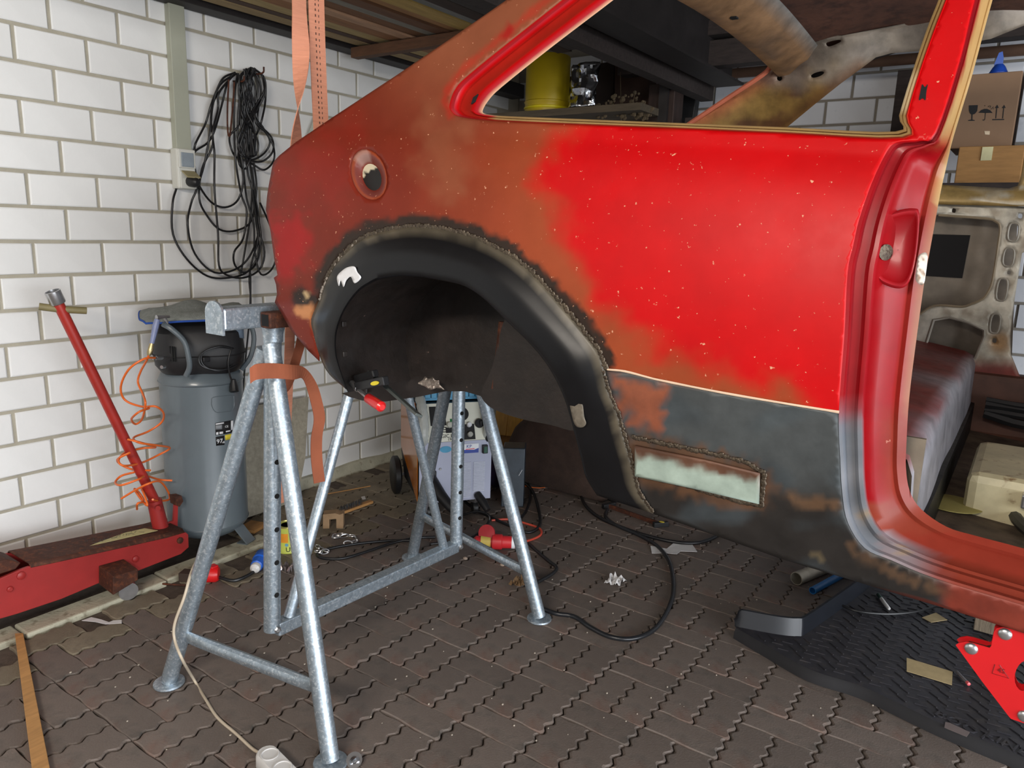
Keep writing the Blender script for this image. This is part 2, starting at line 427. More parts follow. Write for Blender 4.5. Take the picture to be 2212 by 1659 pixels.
# ================================================================== the car body shell
def zc(x, z): return z+.083*(x-2.5)
def side_y(x, z):
    c = zc(x, z); u_ = min(c, 1.53)
    y = 1.2+.05*((u_-1.22)/.36)**2
    t = c-1.50
    y += .36*(.5*(t+math.sqrt(t*t+.0016))-.008)
    if x < 1.95: y += .03*((1.95-x)/.6)**2
    return y
def on_side(px, py, off=0.0):
    Y = 1.22+off
    for _ in range(12):
        p = at_y(px, py, Y); Y = side_y(p.x, p.z)+off
    return at_y(px, py, Y)
def inpoly(x, y, P):
    c = False; n = len(P); j = n-1
    for i in range(n):
        xi, yi = P[i][0], P[i][1]; xj, yj = P[j][0], P[j][1]
        if (yi > y) != (yj > y) and x < (xj-xi)*(y-yi)/(yj-yi)+xi: c = not c
        j = i
    return c
def pdist(x, y, P, closed=True):
    best = 1e9; n = len(P)
    for i in range(n if closed else n-1):
        ax, ay = P[i][0], P[i][1]; bx, by = P[(i+1) % n][0], P[(i+1) % n][1]
        dx, dy = bx-ax, by-ay; L2 = dx*dx+dy*dy
        t = 0 if L2 == 0 else max(0, min(1, ((x-ax)*dx+(y-ay)*dy)/L2))
        d = (ax+t*dx-x)**2+(ay+t*dy-y)**2
        if d < best: best = d
    return math.sqrt(best)
def smooth01(a, b, x): t = max(0, min(1, (x-a)/(b-a))); return t*t*(3-2*t)
def region(x, y, P, soft, rough_=0, sc_=.02, seed=0):
    d = pdist(x, y, P); d = d if inpoly(x, y, P) else -d
    d += rough_*noise.fractal((x*sc_, y*sc_, seed), 1.0, 2.0, 4)
    return smooth01(-soft, soft, d)
def mixc(a, b, t): return tuple(a[i]+(b[i]-a[i])*t for i in range(3))
def sheet(outline, holes, step, fn, colfn, jit=True):
    """triangulated sheet: px outline, px holes -> 3D by fn, colours by colfn"""
    pts = []; edges = []
    for P in [outline]+holes:
        o = len(pts); n = len(P); pts += [Vector((p[0], p[1])) for p in P]; edges += [(o+i, o+(i+1) % n) for i in range(n)]
    xs = [p[0] for p in outline]; ys = [p[1] for p in outline]
    y = min(ys)+step/2; row = 0
    while y < max(ys):
        x = min(xs)+(step/2 if row % 2 else step)
        while x < max(xs):
            if inpoly(x, y, outline) and not any(inpoly(x, y, h) for h in holes) and min(pdist(x, y, Q) for Q in [outline]+holes) > step*.45:
                pts.append(Vector((x, y)))
            x += step
        y += step*.87; row += 1
    r = delaunay_2d_cdt(pts, edges, [], 0, 1e-4)
    vs, fs = r[0], r[2]; F = []
    for f in fs:
        cx = sum(vs[i].x for i in f)/len(f); cy = sum(vs[i].y for i in f)/len(f)
        if inpoly(cx, cy, outline) and not any(inpoly(cx, cy, h) for h in holes): F.append(list(f))
    b = MB(); b.add([fn(v.x, v.y) for v in vs], F, [colfn(v.x, v.y) for v in vs] if colfn else None)
    return b
def c2(*a): return [(p.x, p.y) for p in crom([Vector((x, y)) for x, y in a], 4)]
def c2c(*a): return [(p.x, p.y) for p in crom([Vector((x, y)) for x, y in a], 4, True)]

car = thing('car_body_shell', 'stripped red hatchback body shell with sanded patches and a welded black wheel arch', 'car', (2.4, 2.0, .80))
RED = C(180, 7, 12)[:3]; SAND = C(110, 38, 24)[:3]; SANDO = C(142, 64, 36)[:3]; SANDG = C(132, 80, 55)[:3]; DRED = C(150, 20, 22)[:3]
SOOT = C(44, 34, 28)[:3]; TAN = C(158, 130, 86)[:3]; BARE = C(128, 130, 136)[:3]; BLK = C(15, 15, 17)[:3]; PINK_SHEEN = C(158, 40, 48)[:3]; PRIM = C(124, 50, 36)[:3]  # the pink is a gloss highlight on red edges, painted as vertex colour
mt['paint'] = M('car_paint_worn', C(200, 0, 0), .42, vcol=True, var=.10, scale=9, coat=0, spec=.18, rvar=.12, bump=.03, bscale=30, col3=C(205, 150, 120), s3=110, lo3=.672, hi3=.70)
mt['paint_gloss'] = M('car_paint_gloss', C(200, 0, 0), .34, vcol=True, var=.12, scale=14, coat=.04, spec=.16, col3=C(200, 150, 130), s3=60, lo3=.73, hi3=.77, rvar=.1)
mt['archblack'] = M('black_weldable_steel', C(24, 24, 27), .36, var=.25, scale=8, vcol=True, spec=.28, rvar=.08)
mt['under'] = M('underbody_coating', C(33, 26, 23), .55, var=.4, scale=14, bump=.4, bscale=40, col3=C(96, 78, 70), s3=55, lo3=.7, hi3=.76, rvar=.2)
mt['sill'] = M('brushed_dark_metal', C(60, 60, 60), .5, vcol=True, var=.28, scale=13, bump=.08, bscale=60, rvar=.15, metal=.2)
mt['inner'] = M('bare_rusty_inner_metal', C(120, 100, 80), .5, .25, vcol=True, var=.35, scale=16, bump=.12, bscale=50, rvar=.15)
mt['weld'] = M('weld_bead_metal', C(84, 74, 62), .35, .7, var=.4, scale=60, bump=.5, bscale=160, col2=C(58, 48, 40), lo=.5, hi=.65)

# --- arch lines
ARCH_OUT = c2((703, 605), (725, 566), (768, 522), (820, 499), (885, 488), (951, 492), (1007, 505), (1059, 527), (1115, 559), (1168, 605), (1211, 653), (1254, 705), (1293, 757), (1307, 795))
FOLD = [(2140, -110), (2105, 0), (2073, 131), (2021, 286), (1984, 304), (1937, 308), (1914, 331), (1883, 396), (1856, 474), (1843, 531), (1831, 589), (1824, 724), (1812, 890)]
SEAM = [(1700, 872), (1560, 848), (1430, 822), (1350, 803)]
JP = [((2140, -110), (2180, -110)), ((2105, 0), (2144, 0)), ((2073, 131), (2101, 159)), ((2021, 286), (2060, 295)), ((1984, 304), (2050, 335)), ((1937, 308), (2042, 370)), ((1914, 331), (2035, 400)), ((1883, 396), (2027, 440)), ((1856, 474), (2018, 490)), ((1843, 531), (2008, 545)), ((1831, 589), (1998, 600)), ((1824, 724), (1980, 730)), ((1812, 890), (1964, 860)), ((1815, 990), (1958, 960)), ((1820, 1070), (1957, 1010)), ((1832, 1130), (1965, 1060)), ((1868, 1184), (1990, 1100)), ((1925, 1210), (2045, 1138)), ((2020, 1249), (2110, 1158)), ((2212, 1307), (2212, 1185)), ((2420, 1370), (2420, 1245)), ((3000, 1545), (3000, 1420)), ((8000, 3055), (8000, 2911))]
JA = c2(*[a for a, _ in JP]); JB = c2(*[b_ for _, b_ in JP])
HC = proj((2.26, 1.39, 1.93)); RT = [proj((2.5, 1.41, 1.945)), proj((2.9, 1.41, 1.93))]
outline = c2((575, 455), (578, 420), (585, 380), (591, 352), (604, 336)) + [(640, 307), (720, 253), (860, 161), (1000, 66), (1095, 0), HC] + RT + JA[:49] + SEAM + ARCH_OUT[::-1] + \
    [(690, 648), (680, 672), (672, 690), (678, 722), (690, 764), (690, 780), (666, 757), (627, 710), (606, 672), (594, 653), (599, 636), (597, 615), (592, 600), (600, 594), (593, 560), (585, 500)]
W0 = [(1955, 300), (1700, 290), (1500, 281), (1300, 273), (1100, 264), (1000, 254), (975, 240), (972, 222), (985, 190), (1015, 160), (1100, 91), (1215, 0), (1330, -92), (1430, -165), (1530, -190), (1800, -200), (2070, -200), (2095, -150), (2070, -60), (2045, 5), (2018, 75), (1985, 170), (1962, 250)]
W3 = [(1934, 284), (1700, 275), (1500, 267), (1300, 259), (1100, 251), (1060, 248), (1046, 245), (1043, 238), (1056, 216), (1085, 187), (1190, 103), (1325, 0), (1420, -75), (1480, -118), (1550, -140), (1800, -150), (2020, -150), (2056, -120), (2046, -55), (2027, 0), (2001, 66), (1966, 170), (1942, 250)]
W0s = c2c(*W0); W3s = c2c(*W3)
FC = (797, 377)
def fring(rx, ry, n=24, tilt=-.28, c=FC):
    return [(c[0]+rx*math.cos(a)*math.cos(tilt)-ry*math.sin(a)*math.sin(tilt), c[1]+rx*math.cos(a)*math.sin(tilt)+ry*math.sin(a)*math.cos(tilt)) for a in [2*math.pi*k/n for k in range(n)]]
FR = fring(38, 57)
BRIGHT = [(1225, 288), (1180, 330), (1165, 400), (1200, 470), (1235, 540), (1290, 625), (1350, 700), (1430, 770), (1560, 800), (1700, 842), (1840, 980), (2000, 980), (2000, 500), (2200, 300), (2300, -220), (1950, -220), (1900, 240), (1500, 240), (1260, 240)]
TAILR = [(585, 470), (660, 468), (672, 520), (665, 560), (630, 600), (600, 600)]
PRESS = [(980, 1), (1110, 60), (1090, 110), (1040, 140)]
SOOTLINE = [(p[0], p[1]) for p in ARCH_OUT]
def panel_col(x, y):
    c = mixc(SAND, SANDO, smooth01(900, 1300, x+.55*(y-300)+80*noise.noise((x*.006, y*.006, 3))))
    c = mixc(c, SANDG, smooth01(360, 80, y)*smooth01(720, 960, x)*.75)
    c = mixc(c, SANDG, region(x, y, [(930, 250), (1010, 250), (1010, 420), (940, 420), (900, 330)], 45, 40)*.55)
    c = mixc(c, DRED, region(x, y, TAILR, 16, 22, .03, 5)*.8)
    c = mixc(c, mixc(SAND, DRED, .5), .5*region(x, y, [(620, 330), (760, 260), (760, 420), (600, 460)], 60, 50))
    k = region(x, y, BRIGHT, 46, 42, .012, 1); c = mixc(c, RED, k)
    c = mixc(c, RED, region(x, y, [(985, 250), (965, 215), (1000, 160), (1215, -15), (1195, -20), (1000, 140), (962, 190), (955, 220), (970, 258)], 6, 4, .03, 8)*.4)
    c = mixc(c, DRED, region(x, y, [(1080, 80), (1100, 50), (1115, 60), (1098, 92)], 6, 8)*.8)
    if y > 440:
        d = pdist(x, y, SOOTLINE, False)+13*noise.fractal((x*.03, y*.03, 2), 1, 2, 4)
        c = mixc(c, SOOT, smooth01(30, 17, d))
        d2 = pdist(x, y, [(700, 650), (660, 660), (650, 640)], False)+8*noise.noise((x*.05, y*.05, 2)); c = mixc(c, SOOT, smooth01(26, 12, d2))
        c = mixc(c, C(188, 128, 84)[:3], region(x, y, [(636, 660), (676, 657), (680, 676), (664, 694), (642, 678)], 5, 8, .06))
        c = mixc(c, C(186, 160, 120)[:3], region(x, y, [(658, 630), (667, 632), (668, 644), (660, 646)], 3, 2))
    if 790 < y < 905 and x > 1330:
        c = mixc(c, SANDO, smooth01(60, 10, (x*.186+556)-y+30*noise.noise((x*.01, 0, 0)))*smooth01(1560, 1380, x))
    return c
b = sheet(outline, [W0s, FR], 8.5, lambda x, y: on_side(x, y), panel_col)
obj('quarter_panel', b, mt['paint'], car, smooth=60, solid=.0018)
# --- fuel filler recess
rows = []; cols = []
for k, off, col in ((1, 0, SAND), (.93, -.003, SANDO), (.8, -.001, mixc(SAND, BARE, .1)), (.62, .012, mixc(SAND, BARE, .08)), (.52, .016, SAND), (.47, .018, SAND)):
    rows.append([on_side(x, y, off) for x, y in fring(38*k, 57*k, c=(FC[0]+(1-k)*14, FC[1]+(1-k)*12))])
    cols += [mixc(col, C(190, 170, 160)[:3], .35 if (15 < i < 20 and k > .6 and k < .95) else 0) for i in range(24)]  # paler arc paints the light along the top of the ring
obj('fuel_filler_recess', MB().loft(rows, cols, closed=True), mt['paint'], car, smooth=70)
def fcol(x, y):
    return mixc(C(18, 17, 17)[:3], C(196, 186, 160)[:3], smooth01(0, 3, (372-y)-.45*(x-800)+12*noise.fractal((x*.09, y*.09, 1), 1, 2, 3)))
mt['vc'] = M('painted', C(100, 100, 100), .55, vcol=True, var=.1, scale=30)
obj('fuel_filler_cap', sheet(fring(25, 37, c=(806, 385)), [], 4, lambda x, y: on_side(x, y, .017), fcol), mt['vc'], car, solid=.002)
# --- window frame
def rows_between(A, B, spec, ypow=None):
    R = []
    for t, off in spec: R.append([on_side(lerp(a[0], b_[0], t), lerp(a[1], b_[1], t), off) for a, b_ in zip(A, B)])
    return R
spec = [(0, 0), (.14, -.004), (.24, .003), (.34, .015), (.62, .016), (.70, .010), (.86, .012), (1.0, .015), (1.0, .03)]
cols = []
for i, (t, off) in enumerate(spec):
    for (x, y), (x3, y3) in zip(W0s, W3s):
        low = y > 238 and x > 1040; right = x > 1930 and not low; left = not low and not right
        if low: c = mixc(RED, SANDO, .4) if i < 2 else (mixc(RED, PINK_SHEEN, .5) if i < 3 else TAN)  # pinkish highlight line below the tan flange, painted as colour
        elif right: c = RED if i < 3 else (TAN if y3 < 150 else mixc(TAN, C(220, 205, 170)[:3], .6))
        else: c = [RED, PINK_SHEEN, RED, mixc(SAND, RED, .5), mixc(SAND, RED, .3), RED, PINK_SHEEN, C(200, 160, 130)[:3], TAN][i]  # pink rows are highlights painted on the raised edges
        cols.append(c)
obj('window_frame', MB().loft(rows_between(W0s, W3s, spec), cols, closed=True), mt['paint_gloss'], car, smooth=45)
# clip holes of the frame
obj('clip_slot', MB().prism([on_side(x, y, .009) for x, y in ((1022, 210), (1032, 203), (1027, 220), (1017, 225))], (0, .003, 0)), mt['hole'], car)
obj('clip_slot', MB().prism([on_side(x, y, -.002) for x, y in c2c((1992, 182), (1998, 188), (2004, 182), (2001, 198), (1999, 216), (1993, 212), (1985, 216), (1988, 198))], (0, .003, 0)), mt['hole'], car)
# --- door shut face (pillar and sill)
JS = [(0, 0), (.05, .002), (.10, .016), (.22, .018), (.27, .008), (.33, .008), (.37, .024), (.52, .04), (.74, .058), (.80, .066), (.86, .064), (1, .075), (1, .082)]
JRED = C(132, 8, 16)[:3]
rows = []; cols = []
for i, (t, off) in enumerate(JS):
    r_ = []
    for q, (a, b_) in enumerate(zip(JA, JB)):
        k = smooth01(6, 24, q)*.7+.3
        x, y = lerp(a[0], b_[0], t), lerp(a[1], b_[1], t)
        r_.append(on_side(x, y, off*k))
        up = 1-smooth01(860, 930, y)
        red = JRED if i in (0, 1, 4, 6, 7, 8) else mixc(JRED, PINK_SHEEN, .5)  # pink gloss of the shut face is mixed into its red
        if t > .78: red = mixc(JRED, PRIM, .4)
        if t > .3: red = mixc(red, mixc(TAN, C(150, 110, 60)[:3], .4+.4*noise.noise((x*.03, y*.03, 0))), smooth01(.3, .4, t+.15*noise.noise((x*.05, y*.05, 1)))*max(smooth01(330, 270, y), smooth01(.84, .9, t)*smooth01(470, 400, y)))
        if i >= 11: red = TAN if y < 450 else mixc(PRIM, TAN, .3)
        low = mixc(BARE, C(92, 98, 106)[:3], .5+.5*noise.noise((x*.02, y*.02, 0))) if t < .34 else PRIM
        if t >= .34 and y < 1090: low = mixc(JRED, PRIM, smooth01(.55, .8, t)*.8)
        if x > 1900 and y > 1150: low = mixc(PRIM, BARE, .75*smooth01(2050, 1950, x)) if t < .4 else mixc(PRIM, DRED, .15)
        if .14 < t < .34 and y > 1080 and x < 1960: low = mixc(low, TAN, .5*smooth01(-.1, .3, noise.noise((x*.03, y*.03, 7))))
        cols.append(mixc(low, red, up))
    rows.append(r_)
obj('door_shut_face', MB().loft(rows, cols), mt['paint_gloss'], car, smooth=40)
LR = c2c((1910, 470), (1938, 455), (1972, 450), (1986, 462), (1981, 540), (1968, 600), (1950, 622), (1918, 618), (1892, 596), (1897, 530))
ctr = (1940, 540); rows = []; cols = []
for k, off, col in ((1, .034, JRED), (.93, .028, PINK_SHEEN), (.84, .031, JRED), (.6, .038, mixc(JRED, PINK_SHEEN, .5)), (.3, .04, mixc(JRED, PINK_SHEEN, .6)), (.02, .04, PINK_SHEEN)):  # rim and centre carry painted pink sheen
    rows.append([on_side(lerp(ctr[0], x, k), lerp(ctr[1], y, k), off) for x, y in LR]); cols += [col]*len(LR)
obj('striker_pocket', MB().loft(rows, cols, closed=True), mt['paint_gloss'], car, smooth=40)
obj('striker_bolt_hole', MB().lathe([(.009, 0), (.012, .002), (.004, .003)], on_side(1912, 545, .03), (.75, -.65, 0), 14), mt['weld'], car)
obj('bare_metal_patch', sheet(c2c((1984, 552), (2003, 548), (2000, 590), (1994, 615), (1978, 606), (1980, 575)), [], 5, lambda x, y: on_side(x, y, .052), lambda x, y: mixc(C(200, 196, 188)[:3], C(120, 100, 84)[:3], smooth01(0, .4, noise.noise((x*.1, y*.1, 0))))), mt['inner'], car, solid=.001)
# --- sill
SLB = [(1411, 1109), (1550, 1158), (1692, 1208), (1861, 1259), (2071, 1322), (2212, 1367), (2420, 1430), (3000, 1612), (8000, 3167)]
SLL = [(1307, 795), (1315, 844), (1333, 887), (1346, 939), (1368, 1013), (1381, 1062)]
sill_out = SLL[:1]+SEAM[::-1]+[(1812, 890)]+c2(*[a for a, _ in JP[12:]])[1:]+SLB[::-1]+SLL[:0:-1]
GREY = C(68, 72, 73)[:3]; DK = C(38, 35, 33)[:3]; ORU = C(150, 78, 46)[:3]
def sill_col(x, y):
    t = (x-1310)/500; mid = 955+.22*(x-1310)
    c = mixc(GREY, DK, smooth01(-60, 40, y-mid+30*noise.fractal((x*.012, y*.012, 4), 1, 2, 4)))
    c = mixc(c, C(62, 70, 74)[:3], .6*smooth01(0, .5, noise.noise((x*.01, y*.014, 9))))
    c = mixc(c, ORU, region(x, y, [(1318, 806), (1440, 826), (1428, 930), (1350, 900)], 16, 34, .03)*.8)
    c = mixc(c, C(96, 66, 44)[:3], .8*region(x, y, [(1345, 930), (1500, 962), (1650, 1010), (1680, 1050), (1640, 1105), (1360, 1040)], 12, 26, .04, 3))
    c = mixc(c, C(104, 76, 52)[:3], .7*region(x, y, [(1690, 1065), (1800, 1078), (1812, 1100), (1720, 1092)], 9, 14, .04, 5))
    c = mixc(c, C(96, 72, 52)[:3], .7*region(x, y, [(1830, 1165), (1900, 1215), (2050, 1275), (2070, 1300), (1960, 1262), (1850, 1205)], 8, 16, .04, 6))
    c = mixc(c, PRIM, smooth01(-25, 25, x-2040+25*noise.noise((x*.03, y*.03, 1))))
    c = mixc(c, C(160, 140, 100)[:3], region(x, y, [(1757, 1196), (1772, 1200), (1778, 1207), (1766, 1208)], 3, 3))
    return c
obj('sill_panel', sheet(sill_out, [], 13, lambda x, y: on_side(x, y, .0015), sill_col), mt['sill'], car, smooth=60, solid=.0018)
rows = [[on_side(x, y, .001) for x, y in SLB], [on_side(x, y, .001)+V(0, .05, -.008) for x, y in SLB], [on_side(x, y, .001)+V(0, .16, .03) for x, y in SLB]]
obj('sill_underside', MB().loft(rows), mt['under'], car, smooth=40)
# welded-in repair plate and its beads
PL = [(1372, 962), (1520, 992), (1642, 1022), (1640, 1088), (1500, 1055), (1372, 1028)]
obj('repair_plate', sheet(PL, [], 9, lambda x, y: on_side(x, y, -.003), lambda x, y: mixc(C(160, 176, 164)[:3], C(92, 62, 46)[:3], smooth01(-10, 8, (978+.235*(x-1372))-y+12*noise.fractal((x*.03, y*.03, 0), 1, 2, 3)))), mt['sill'], car, smooth=60, solid=.004)
def beads(path, step, r, off, seed, jit=.003):
    rnd = random.Random(seed); b = MB(); P = resample([on_side(x, y, off) for x, y in path], max(2, int(sum((on_side(*p)-on_side(*q)).length for p, q in zip(path, path[1:]))/step)))
    for p in P: b.ball(p+V(rnd.uniform(-jit, jit), 0, rnd.uniform(-jit, jit)), r*rnd.uniform(.75, 1.3), 4, (1, .42, 1))
    return b
obj('weld_seam', beads([(1366, 944), (1430, 958), (1520, 975), (1600, 994), (1650, 1020), (1644, 1094), (1560, 1072), (1480, 1048), (1372, 1022)], .0032, .0040, -.0015, 2, .0014), mt['weld'], car)
obj('weld_seam', beads(ARCH_OUT, .0034, .0044, -.0015, 3, .0022), mt['weld'], car)
obj('weld_seam', beads([(1300, 797), (1315, 844), (1335, 890), (1350, 940), (1368, 1013), (1381, 1062), (1409, 1105)], .0034, .0036, -.0015, 4, .0014), mt['weld'], car)
obj('weld_seam', beads([(690, 648), (697, 622), (706, 600), (730, 562), (770, 522)], .0034, .0034, -.0015, 8, .002), M('bright_ground_weld', C(150, 140, 130), .45, .5, var=.2, scale=50), car)
pth = [on_side(x, y, -.002) for x, y in c2((1312, 798), (1350, 802), (1400, 815), (1430, 822), (1560, 848), (1700, 872), (1812, 890))]
obj('seam_lip', MB().tube(pth, [.0018+.0012*abs(noise.noise((i*.9, 0, 0))) for i in range(len(pth))], 6), M('chipped_edge', C(214, 186, 160), .5, var=.15), car)
# --- flared wheel arch
R0 = [(751, 843), (712, 809), (692, 772), (678, 722), (673, 690), (690, 648)]+[(703, 605), (725, 566), (768, 522), (820, 499), (885, 488), (951, 492), (1007, 505), (1059, 527), (1115, 559), (1168, 605), (1211, 653), (1254, 705), (1293, 757), (1306, 795), (1315, 844), (1333, 887), (1346, 939), (1368, 1013), (1381, 1062), (1411, 1109)]
R3 = [(752, 848), (738, 808), (727, 770), (725, 735), (730, 705), (742, 674), (757, 650), (777, 627), (797, 614), (820, 603), (864, 596), (900, 597), (929, 601), (994, 614), (1030, 633), (1059, 657), (1098, 696), (1142, 739), (1176, 779), (1202, 822), (1220, 862), (1232, 900), (1243, 942), (1256, 990), (1266, 1030), (1290, 1070)]
A0 = c2(*R0); A3 = c2(*R3)
FS = [(0, -.001), (.10, -.003), (.25, -.010), (.45, -.019), (.62, -.023), (.74, -.022), (.84, -.023), (.95, -.022), (1, -.016), (1, .0), (1, .03)]
rows = []; cols = []
for t, off in FS:
    r_ = []
    for q, (a, b_) in enumerate(zip(A0, A3)):
        x, y = lerp(a[0], b_[0], t), lerp(a[1], b_[1], t)
        k = .45+.55*smooth01(len(A0)*.06, len(A0)*.2, q) if q < len(A0)/2 else .3+.7*smooth01(len(A0)*.88, len(A0)*.72, q)
        r_.append(on_side(x, y, off*k if off < 0 else off))
        c = mixc(BLK, C(92, 84, 70)[:3], smooth01(.16, .06, t+.08*noise.noise((x*.03, y*.03, 0)))*.8)
        cols.append(c)
    rows.append(r_)
obj('wheel_arch_flare', MB().loft(rows, cols), mt['archblack'], car, smooth=50, solid=.0012)
obj('scraped_patch', sheet(c2c((728, 598), (740, 584), (752, 577), (766, 576), (772, 588), (780, 600), (766, 612), (758, 598), (748, 606), (742, 620), (736, 606), (732, 618)), [], 5, lambda x, y: on_side(x, y, -.0245), None), M('scraped_white_primer', C(206, 206, 208), .6, var=.08, scale=60), car, solid=.0008)
obj('scraped_patch', sheet(c2c((1230, 865), (1238, 866), (1250, 868), (1258, 872), (1262, 900), (1266, 915), (1258, 923), (1244, 920), (1236, 900)), [], 6, lambda x, y: on_side(x, y, -.0135), None), M('scraped_grey_primer', C(96, 88, 76), .6, var=.35, scale=60), car, solid=.0008)
# --- wheel tub
R4 = rows[-1]
lipL = [p for p in R4]
deep = [V(p.x, 1.515, p.z) for p in lipL]
mid_ = [V(p.x, 1.36, p.z) for p in lipL]
cut = len(lipL)-22
obj('wheel_tub', MB().loft([lipL[:cut+14], mid_[:cut+14], deep[:cut+14]]), mt['under'], car, smooth=50)
low = [at_y(x, y, 1.50) for x, y in ((1232, 915), (1150, 905), (1060, 880), (1035, 856), (1000, 846), (960, 846), (900, 858), (830, 868), (780, 866), (752, 858), (735, 850))]
up_ = deep[:cut+14]
b = MB(); b.prism([V(p.x, 1.505, p.z) for p in up_]+[V(p.x, 1.505, p.z) for p in low], (0, .004, 0)); obj('tub_wall', b, mt['under'], car, smooth=None)
for px0, py0, px1, py1, w_ in ((775, 640, 770, 845, 9), (795, 690, 790, 848, 6)):
    a, c = at_y(px0, py0, 1.497), at_y(px1, py1, 1.497); obj('tub_rib', MB().tube([a, c], .008*w_/8, 8), mt['under'], car)
a, c = at_y(1085, 695, 1.45), at_y(1068, 838, 1.45)
obj('seam_strip', MB().tube([a, lerp(a, c, .3)+V(.004, 0, 0), lerp(a, c, .7), c], [.009, .011, .008, .012], 6), mt['rust'], car)
obj('torn_metal', sheet(c2c((903, 828), (914, 820), (918, 813), (926, 818), (934, 814), (940, 821), (948, 822), (950, 831), (960, 842), (944, 838), (930, 842), (918, 835)), [], 5, lambda x, y: at_y(x, y, 1.47+.01*noise.noise((x*.1, y*.1, 0))), None), M('torn_bare_metal', C(170, 158, 148), .3, .7, var=.3, scale=90, bump=.8, bscale=120), car, solid=.002)
P = [(1090, 690), (1064, 790), (1040, 846), (1050, 872), (1080, 890), (1130, 906), (1190, 918), (1245, 930), (1290, 900), (1210, 770), (1120, 690)]
obj('floor_pan_side', MB().prism([at_y(x, y, 1.44) for x, y in c2c(*P)], (0, .9, 0)), mt['under'], car, smooth=None)
for i, (x, y) in enumerate(((743, 700), (745, 765))):
    p = on_side(x, y, .02); obj('spot_tab', MB().box(p, (.006, .014, .014)), mt['under'], car, bevel=.002)
# --- underbody, boot floor, rear panel
zf = lambda x: 1.0-.083*(x-2.5)
def slab(name, x0, x1, y0, y1, z, th, mat, dz=0):
    b = MB(); b.add([V(x, y, zz+(0 if x == x0 else -.083*(x1-x0))) for x in (x0, x1) for y in (y0, y1) for zz in (z, z+th)], [[0, 1, 3, 2], [4, 6, 7, 5], [0, 4, 5, 1], [2, 3, 7, 6], [0, 2, 6, 4], [1, 5, 7, 3]])
    return obj(name, b, mat, car, smooth=None)
slab('boot_floor', 1.52, 2.92, 1.51, 2.70, 1.085, .02, mt['under'])
slab('rear_panel', 1.44, 1.47, 1.30, 2.70, 1.172, .36, M('dull_red_paint', C(130, 44, 34), .5, var=.2))
# rear seat base seen through the door opening: red top, grey front face
def seat_c(x, y): return mixc(C(118, 40, 34)[:3], C(124, 118, 122)[:3], smooth01(-14, 14, (y-(775+(2115-x)*1.22))+20*noise.noise((x*.02, y*.02, 0))))
b = MB(); X0 = 2.93; zz = 1.05
ys_ = [1.285+1.40*i/24 for i in range(25)]
rws = []; cl = []
for x, z in ((2.5, 1.12), (2.72, 1.085), (2.90, 1.056), (2.925, 1.045), (2.935, 1.02), (2.938, .98), (2.94, .93), (2.945, .875)):
    rws.append([V(x+.006*noise.noise((y*3, z*3, 0)), y, z) for y in ys_])
    for y in ys_:
        q = x-2.90+max(0, 1.045-z); cl.append(mixc(C(122, 40, 34)[:3], C(148, 146, 152)[:3], smooth01(-.01, .05, q+.05*noise.noise((y*4, z*9, 2))-.12*smooth01(2.0, 2.6, y)*0)))
obj('rear_seat_base', b.loft(rws, cl), mt['inner'], car, smooth=50)
obj('belt_anchor_tab', MB().prism([at_y(x, y, 2.55) for x, y in c2c((2066, 790), (2070, 775), (2077, 770), (2084, 776), (2086, 790))], (0, .008, 0)), M('red_tab', C(190, 50, 44), .5), car)
slab('near_inner_sill', 2.90, 4.2, 1.30, 1.38, .872, .05, mt['under'])
slab('seat_base_lower', 2.90, 2.95, 1.38, 2.68, .79, .12, mt['inner'])
slab('front_floor', 2.94, 4.2, 1.36, 2.72, .80, .02, M('dirty_floor_pan', C(92, 78, 64), .7, var=.35, scale=10, bump=.3, bscale=30, col2=C(62, 50, 42)))
b = MB(); b.box((4.17, 2.0, 1.12), (.03, 1.42, .75)); obj('light_block_bulkhead', b, mt['under'], car, smooth=None)  # unseen bulkhead, added to keep low daylight out of the cabin
mt['beige'] = M('cream_inner_paint', C(190, 180, 146), .5, var=.2, scale=12, col2=C(120, 92, 60), lo=.58, hi=.72, bump=.1, bscale=40)
b = MB(); b.box((3.30, 1.98, .845), (.62, .34, .12)); obj('seat_crossmember', b, mt['beige'], car, smooth=None, bevel=.02)
b = MB(); b.box((3.30, 1.80, .87), (.42, .035, .03)); obj('seat_rail', b, mt['steel'], car, smooth=None, bevel=.004)
b = MB(); b.box((3.32, 1.74, .82), (.40, .05, .05)); obj('seat_rail_bracket', b, mt['beige'], car, smooth=None, bevel=.004)
b = MB(); b.lathe([(.04, 0), (.06, .004), (.06, .006), (.045, .008)], at_z(2055, 1092, .82), n=24); obj('floor_grommet', b, M('yellow_sealer', C(150, 140, 80), .7), car)
b = MB(); b.box((3.5, 2.68, .90), (1.2, .08, .20)); obj('far_sill', b, M('rusty_inner_sill', C(88, 56, 44), .6, var=.4, scale=9), car, smooth=None, bevel=.02)
b = MB()
for i in range(4):
    b.tube(crom([V(2.98+.5*k/5, 2.58+.025*noise.noise((k*1.1, i*2, 0)), .93-.015*i+.03*noise.noise((k*.9, i*3.1, 4))) for k in range(6)], 4), .010+.004*(i % 2), 6)
obj('far_wiring_loom', b, mt['black'], car)
INM = M('far_side_inner_metal', C(118, 108, 94), .6, .2, var=.3, scale=9, bump=.1, bscale=40)
slab('far_quarter_skin', 1.45, 2.955, 2.766, 2.772, 1.03, .57, M('far_red_paint', C(160, 16, 20), .4, var=.15))
slab('far_inner_side', 1.47, 2.70, 2.668, 2.674, 1.03, .55, INM)
slab('far_inner_side_low', 2.74, 3.00, 2.668, 2.674, .80, .20, INM)
b = MB().box((2.69, 1.318, 1.16), (.42, .008, .62)).box((2.71, 1.318, .965), (.47, .008, .22)); obj('near_inner_quarter', b, INM, car, smooth=None)
